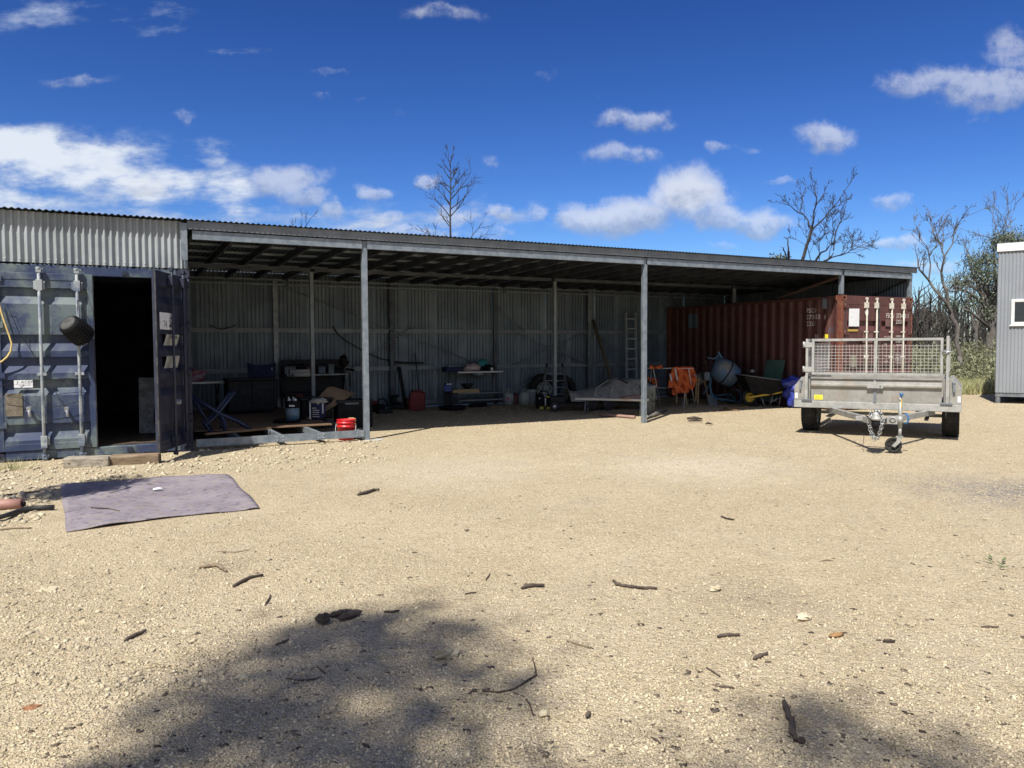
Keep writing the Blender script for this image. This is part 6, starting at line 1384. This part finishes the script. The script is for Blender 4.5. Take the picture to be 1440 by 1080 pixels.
for i, (px, py, F, seed, lab) in enumerate(((1392, 300, 40, 3, 'twiggy dead tree rising behind green gum left side'), (1372, 330, 38, 5, 'lower twiggy dead tree nearest the forked leaning one'), (1428, 262, 36, 8, 'tallest twiggy dead tree above the grey hut corner'), (1412, 300, 42, 9, 'faint twiggy dead tree between two taller ones'), (1300, 415, 52, 12, 'small bare sapling close beside container door edge'), (1312, 425, 56, 14, 'bare feathery sapling right of the smaller one'))):
    rr = random.Random(seed); top = T(px, py, F); b = base_of(px+6, py, F); t = thing('dead_tree', lab, 'tree', b); h = top.z; m = MB()
    path = [Vector((rr.uniform(-.05, .05)*j, rr.uniform(-.05, .05)*j, h*.62*j/6)) for j in range(7)]; m.tube(path, [.11*(1-.6*j/6) for j in range(7)], 7); m.build('trunk', BARKG, t)
    m = MB(); e = path[-1]
    for k in range(5): grow(m, path[3+k % 4], (rv(rr, .5)+Z*1.0).normalized(), h*rr.uniform(.26, .40), .045, rr, 3, .011, .16, (2, 4), .6)
    m.build('branches', BARKG, t)
def leaf_cloud(name, centres, n, size, m, parent=None, seed=0, droop=.35, kind=None, origin=None, aspect=.36, shell=.55, jit=None):
    r = np.random.default_rng(seed); cs = np.array([c[:3] for c in centres], float); rs = np.array([c[3] if len(c) == 4 else c[3:6] for c in centres], float)
    if rs.ndim == 1: rs = np.stack([rs]*3, -1)
    wt = rs.prod(1)**(2/3); k = r.choice(len(cs), n, p=wt/wt.sum())
    d = r.normal(size=(n, 3)); d /= np.linalg.norm(d, axis=1)[:, None]; rad = r.random(n)**(1-shell)
    # clumps: several leaves share a spray
    p = cs[k]+d*rs[k]*rad[:, None]
    ns = max(1, n//9); g = r.integers(0, ns, n); p = p[g % n]*.0+p[g]+r.normal(size=(n, 3))*(jit or size*1.5)
    a = r.normal(size=(n, 3)); a[:, 2] -= droop*2; a /= np.linalg.norm(a, axis=1)[:, None]
    b = np.cross(a, r.normal(size=(n, 3))); b /= np.linalg.norm(b, axis=1)[:, None]
    s = size*(.6+.8*r.random(n))[:, None]
    v = np.stack([p, p+a*s*.5+b*s*aspect*.5, p+a*s, p+a*s*.5-b*s*aspect*.5], 1).reshape(-1, 3)
    if origin is not None: v = v-np.array(origin)
    o = fast_mesh(name, v, 4, np.arange(4*n), m, parent)
    if kind: o['kind'] = kind
    return o
def gum(label, F, base, blobs, n, size, seed, mt=None):
    b = base_of(base[0], base[1], F); t = thing('gum_tree', label, 'tree', b); rr = random.Random(seed); k = FPX/F
    cen = [tuple(T(x, y, F+rr.uniform(-r*.6, r*.6)/k))+(r/k, r/k*1.1, r/k*.72) for x, y, r in blobs]
    leaf_cloud('crown', cen, n, size, mt or LEAFG, t, seed, origin=b, jit=.13)
    m = MB(); top = Vector(cen[0][:3])-b; mid = Vector((top.x*.5, top.y*.5, top.z*.55)); m.tube([Vector((0, 0, 0)), mid*.5+Vector((.1, 0, 0)), mid, top], [.22, .18, .13, .04], 8); m.build('trunk', BARKG, t)
    m = MB()
    for c in cen[1:]: q = Vector(c[:3])-b; s0 = mid*rr.uniform(.6, 1.0); m.tube([s0, s0*.45+q*.55+Z*.15, q], [.08, .05, .015], 6)
    m.build('limbs', BARKG, t)
gum('green gum tree with clumped crown half behind the grey hut', 31, (1385, 500), [(1412, 340, 20), (1434, 345, 20), (1388, 366, 18), (1362, 366, 9), (1380, 392, 15), (1352, 396, 11), (1408, 385, 20), (1430, 380, 24), (1338, 402, 7), (1368, 424, 12), (1400, 415, 15), (1425, 420, 22), (1392, 440, 9), (1372, 380, 8), (1340, 428, 9)], 13000, .105, 5)
gum('green treetop barely showing over roof beside burnt stump', 45, (1094, 380), [(1095, 366, 9), (1086, 370, 9), (1102, 371, 8)], 900, .2, 6)
gum('distant green gum right of the container at the treeline', 70, (1300, 480), [(1300, 440, 9), (1310, 446, 10), (1292, 450, 10), (1322, 448, 9)], 2500, .32, 9, LEAFD)
# far burnt forest: one mass
def forest():
    rr = random.Random(77); m = MB(); cen = []
    for i in range(330):
        F = rr.uniform(42, 105); px = rr.uniform(1230, 1560) if i < 250 else rr.uniform(1560, 2200); p = T(px, 485, F); h = rr.uniform(3.5, 6.8)*(1.0 if F > 55 else .75); x, y = p.x, p.y
        l = rr.uniform(-.25, .25); r = rr.uniform(.06, .13)
        m.tube([(x, y, 0), (x+l*.4, y, h*.5), (x+l, y, h)], [r, r*.75, r*.2], 5, False)
        for k in range(rr.randint(5, 9)):
            z = h*rr.uniform(.35, .95); d = rv(rr, 1); d.z = abs(d.z)*.8+.35; d.normalize(); L = rr.uniform(.5, 1.5); q = Vector((x+l*z/h, y, z)); m.tube([q, q+d*L*.6+Z*.1, q+d*L+Z*.35], [.04, .025, .012], 4, False)
        if rr.random() < .75: cen.append((x, y, h*rr.uniform(.3, .8), rr.uniform(.5, 1.3), rr.uniform(.5, 1.3), rr.uniform(.5, 1.2)))
    k = len(m.v); o = m.build('forest', [BARK, LEAFD]); 
    r = leaf_cloud('tmp', cen, 14000, .20, LEAFD, None, 31)
    # joined into the same mass
    bm = bmesh.new(); bm.from_mesh(o.data); n0 = len(bm.faces); bm.from_mesh(r.data); bm.faces.ensure_lookup_table()
    for f in bm.faces[n0:]: f.material_index = 1
    bm.to_mesh(o.data); bm.free(); bpy.data.objects.remove(r); o['kind'] = 'stuff'
forest()
def scrub():
    rr = random.Random(4); cen = []
    for i in range(260):
        F = 24.5+26*rr.random()**1.3; px = rr.uniform(1200, 1470) if i < 200 else rr.uniform(1470, 1900)
        p = T(px, 500, F); s = rr.uniform(.45, 1.0); hh = rr.uniform(.35, .8) if F < 27 else rr.uniform(.5, 1.15); cen.append((p.x, p.y, hh*.75, s, s, hh*.75))
    leaf_cloud('undergrowth', cen, 110000, .095, LEAFB, None, 8, -.3, 'stuff')
    # stems of dry grass along the edge of the yard
    r = np.random.default_rng(3); n = 16000; F = 22.8+4.5*r.random(n)**1.2; A = (r.uniform(1180, 1480, n)-720)/FPX
    x = CAMP.x+F*(math.sin(HEAD)+A*math.cos(HEAD)); y = CAMP.y+F*(math.cos(HEAD)-A*math.sin(HEAD)); h = .15+.38*r.random(n); th = r.random(n)*6.28; le = r.normal(size=(n, 2))*.12; w = .012
    v = np.stack([np.stack([x-w*np.cos(th), y-w*np.sin(th), 0*x], -1), np.stack([x+w*np.cos(th), y+w*np.sin(th), 0*x], -1), np.stack([x+le[:, 0], y+le[:, 1], h], -1)], 1).reshape(-1, 3)
    o = fast_mesh('grass', v, 3, np.arange(3*n), GRASSM); o['kind'] = 'stuff'
    p = G(16, 660); n = 260; r = np.random.default_rng(6); x = p.x+r.normal(size=n)*.13-.05; y = p.y+r.normal(size=n)*.10; h = .05+.11*r.random(n); th = r.random(n)*6.28; le = r.normal(size=(n, 2))*.06; w = .003
    v = np.stack([np.stack([x-w*np.cos(th), y-w*np.sin(th), 0*x], -1), np.stack([x+w*np.cos(th), y+w*np.sin(th), 0*x], -1), np.stack([x+le[:, 0], y+le[:, 1], h], -1)], 1).reshape(-1, 3)
    o = fast_mesh('grass_tuft', v, 3, np.arange(3*n), GRASSM); tag(o, 'dry grass tuft growing by the blue container corner', 'grass')
scrub()
a, b = G(1340, 549, .08), G(1402, 547, .08); cable('black_pipe', 'fat black pipe lying at the scrub edge beside grey hut', 'pipe', [a+(a-b)*.6, a, b, b+(b-a)*.3], .10, HOSE, 14)
# the leafy tree behind the camera whose shade falls on the yard
def shade_tree():
    rr = random.Random(9)
    sh = [(300, 985, 60), (360, 945, 55), (420, 905, 50), (470, 880, 45), (530, 885, 45), (590, 870, 38), (640, 880, 38), (610, 905, 40), (540, 930, 50), (460, 950, 50), (390, 990, 50), (320, 1040, 60), (240, 1060, 60), (420, 1060, 60), (500, 1060, 40), (660, 930, 30), (720, 925, 32), (740, 950, 28), (700, 960, 24), (570, 960, 28), (600, 1000, 40), (640, 985, 25), (560, 1075, 50), (640, 1075, 40), (700, 1078, 30), (250, 1000, 30), (480, 1010, 22), (1170, 1020, 34), (1220, 1035, 40), (1280, 1060, 40), (1130, 1000, 20), (1190, 1060, 50), (1020, 1045, 22), (1000, 1070, 30), (1340, 1080, 30), (880, 1080, 20), (800, 1095, 40), (150, 1100, 60)]
    sl = [(115, 689, .16), (140, 682, .13), (92, 694, .10), (60, 697, .06), (160, 677.5, .07)]
    cen = []
    for x, y, r in sh:
        p = G(x, min(y, 1150)); k = ppm(p); h = rr.uniform(14.5, 17.5); c = p+SUNV*(h/SUNV.z); s = r/k*.98; cen.append((c.x, c.y, c.z, s, s*1.25, s*.9))
    # more crown behind, over ground the picture does not show
    for i in range(40):
        x, y = rr.uniform(-3.2, 3.5), rr.uniform(-15.5, -11.0); h = rr.uniform(13.5, 18); c = Vector((x, y, 0))+SUNV*(h/SUNV.z); s = rr.uniform(.4, .9); cen.append((c.x, c.y, c.z, s, s, s*.8))
    c0 = np.array([c[:3] for c in cen]).mean(0); b = Vector((c0[0]-.8, c0[1]-1.2, 0)); t = thing('gum_tree', 'tall leafy gum standing behind the photographer shading the gravel', 'tree', b)
    leaf_cloud('crown', cen, 40000, .17, LEAFG, t, 12, origin=b, shell=.3, jit=.12)
    m = MB(); top = Vector(c0)-b; m.tube([Vector((0, 0, 0)), Vector((.1, .1, 4)), top*.62, top], [.3, .24, .16, .05], 9)
    m.build('trunk', BARKG, t); m = MB()
    for c in cen: q = Vector(c[:3])-b; s0 = top*rr.uniform(.5, .85); m.tube([s0, s0*.5+q*.5+Z*.3, q], [.06, .035, .012], 5, False)
    m.build('limbs', BARKG, t)
    cen = []
    for x, y, s in sl:
        p = G(x, y); h = 3.6; c = p+SUNV*(h/SUNV.z); cen.append((c.x, c.y, c.z, s*2.0, s*.8, s*.5))
    c0 = Vector(cen[2][:3]); b = Vector((c0.x-1.2, c0.y-.6, 0)); t = thing('added_shade_gum', 'unseen leaning gum added to cast shade on the carpet corner', 'tree', b)  # made-up leaf spray on a stem, shaped to throw the carpet corner shadow
    leaf_cloud('crown', cen, 2600, .11, LEAFG, t, 13, origin=b, shell=.2)
    m = MB(); pts = [Vector((0, 0, 0)), Vector((.1, 0, 2.0)), Vector(cen[3][:3])-b, Vector(cen[2][:3])-b, Vector(cen[0][:3])-b, Vector(cen[4][:3])-b]; m.tube(pts, [.06, .045, .03, .022, .014, .006], 6); m.build('trunk', BARKG, t)
shade_tree()
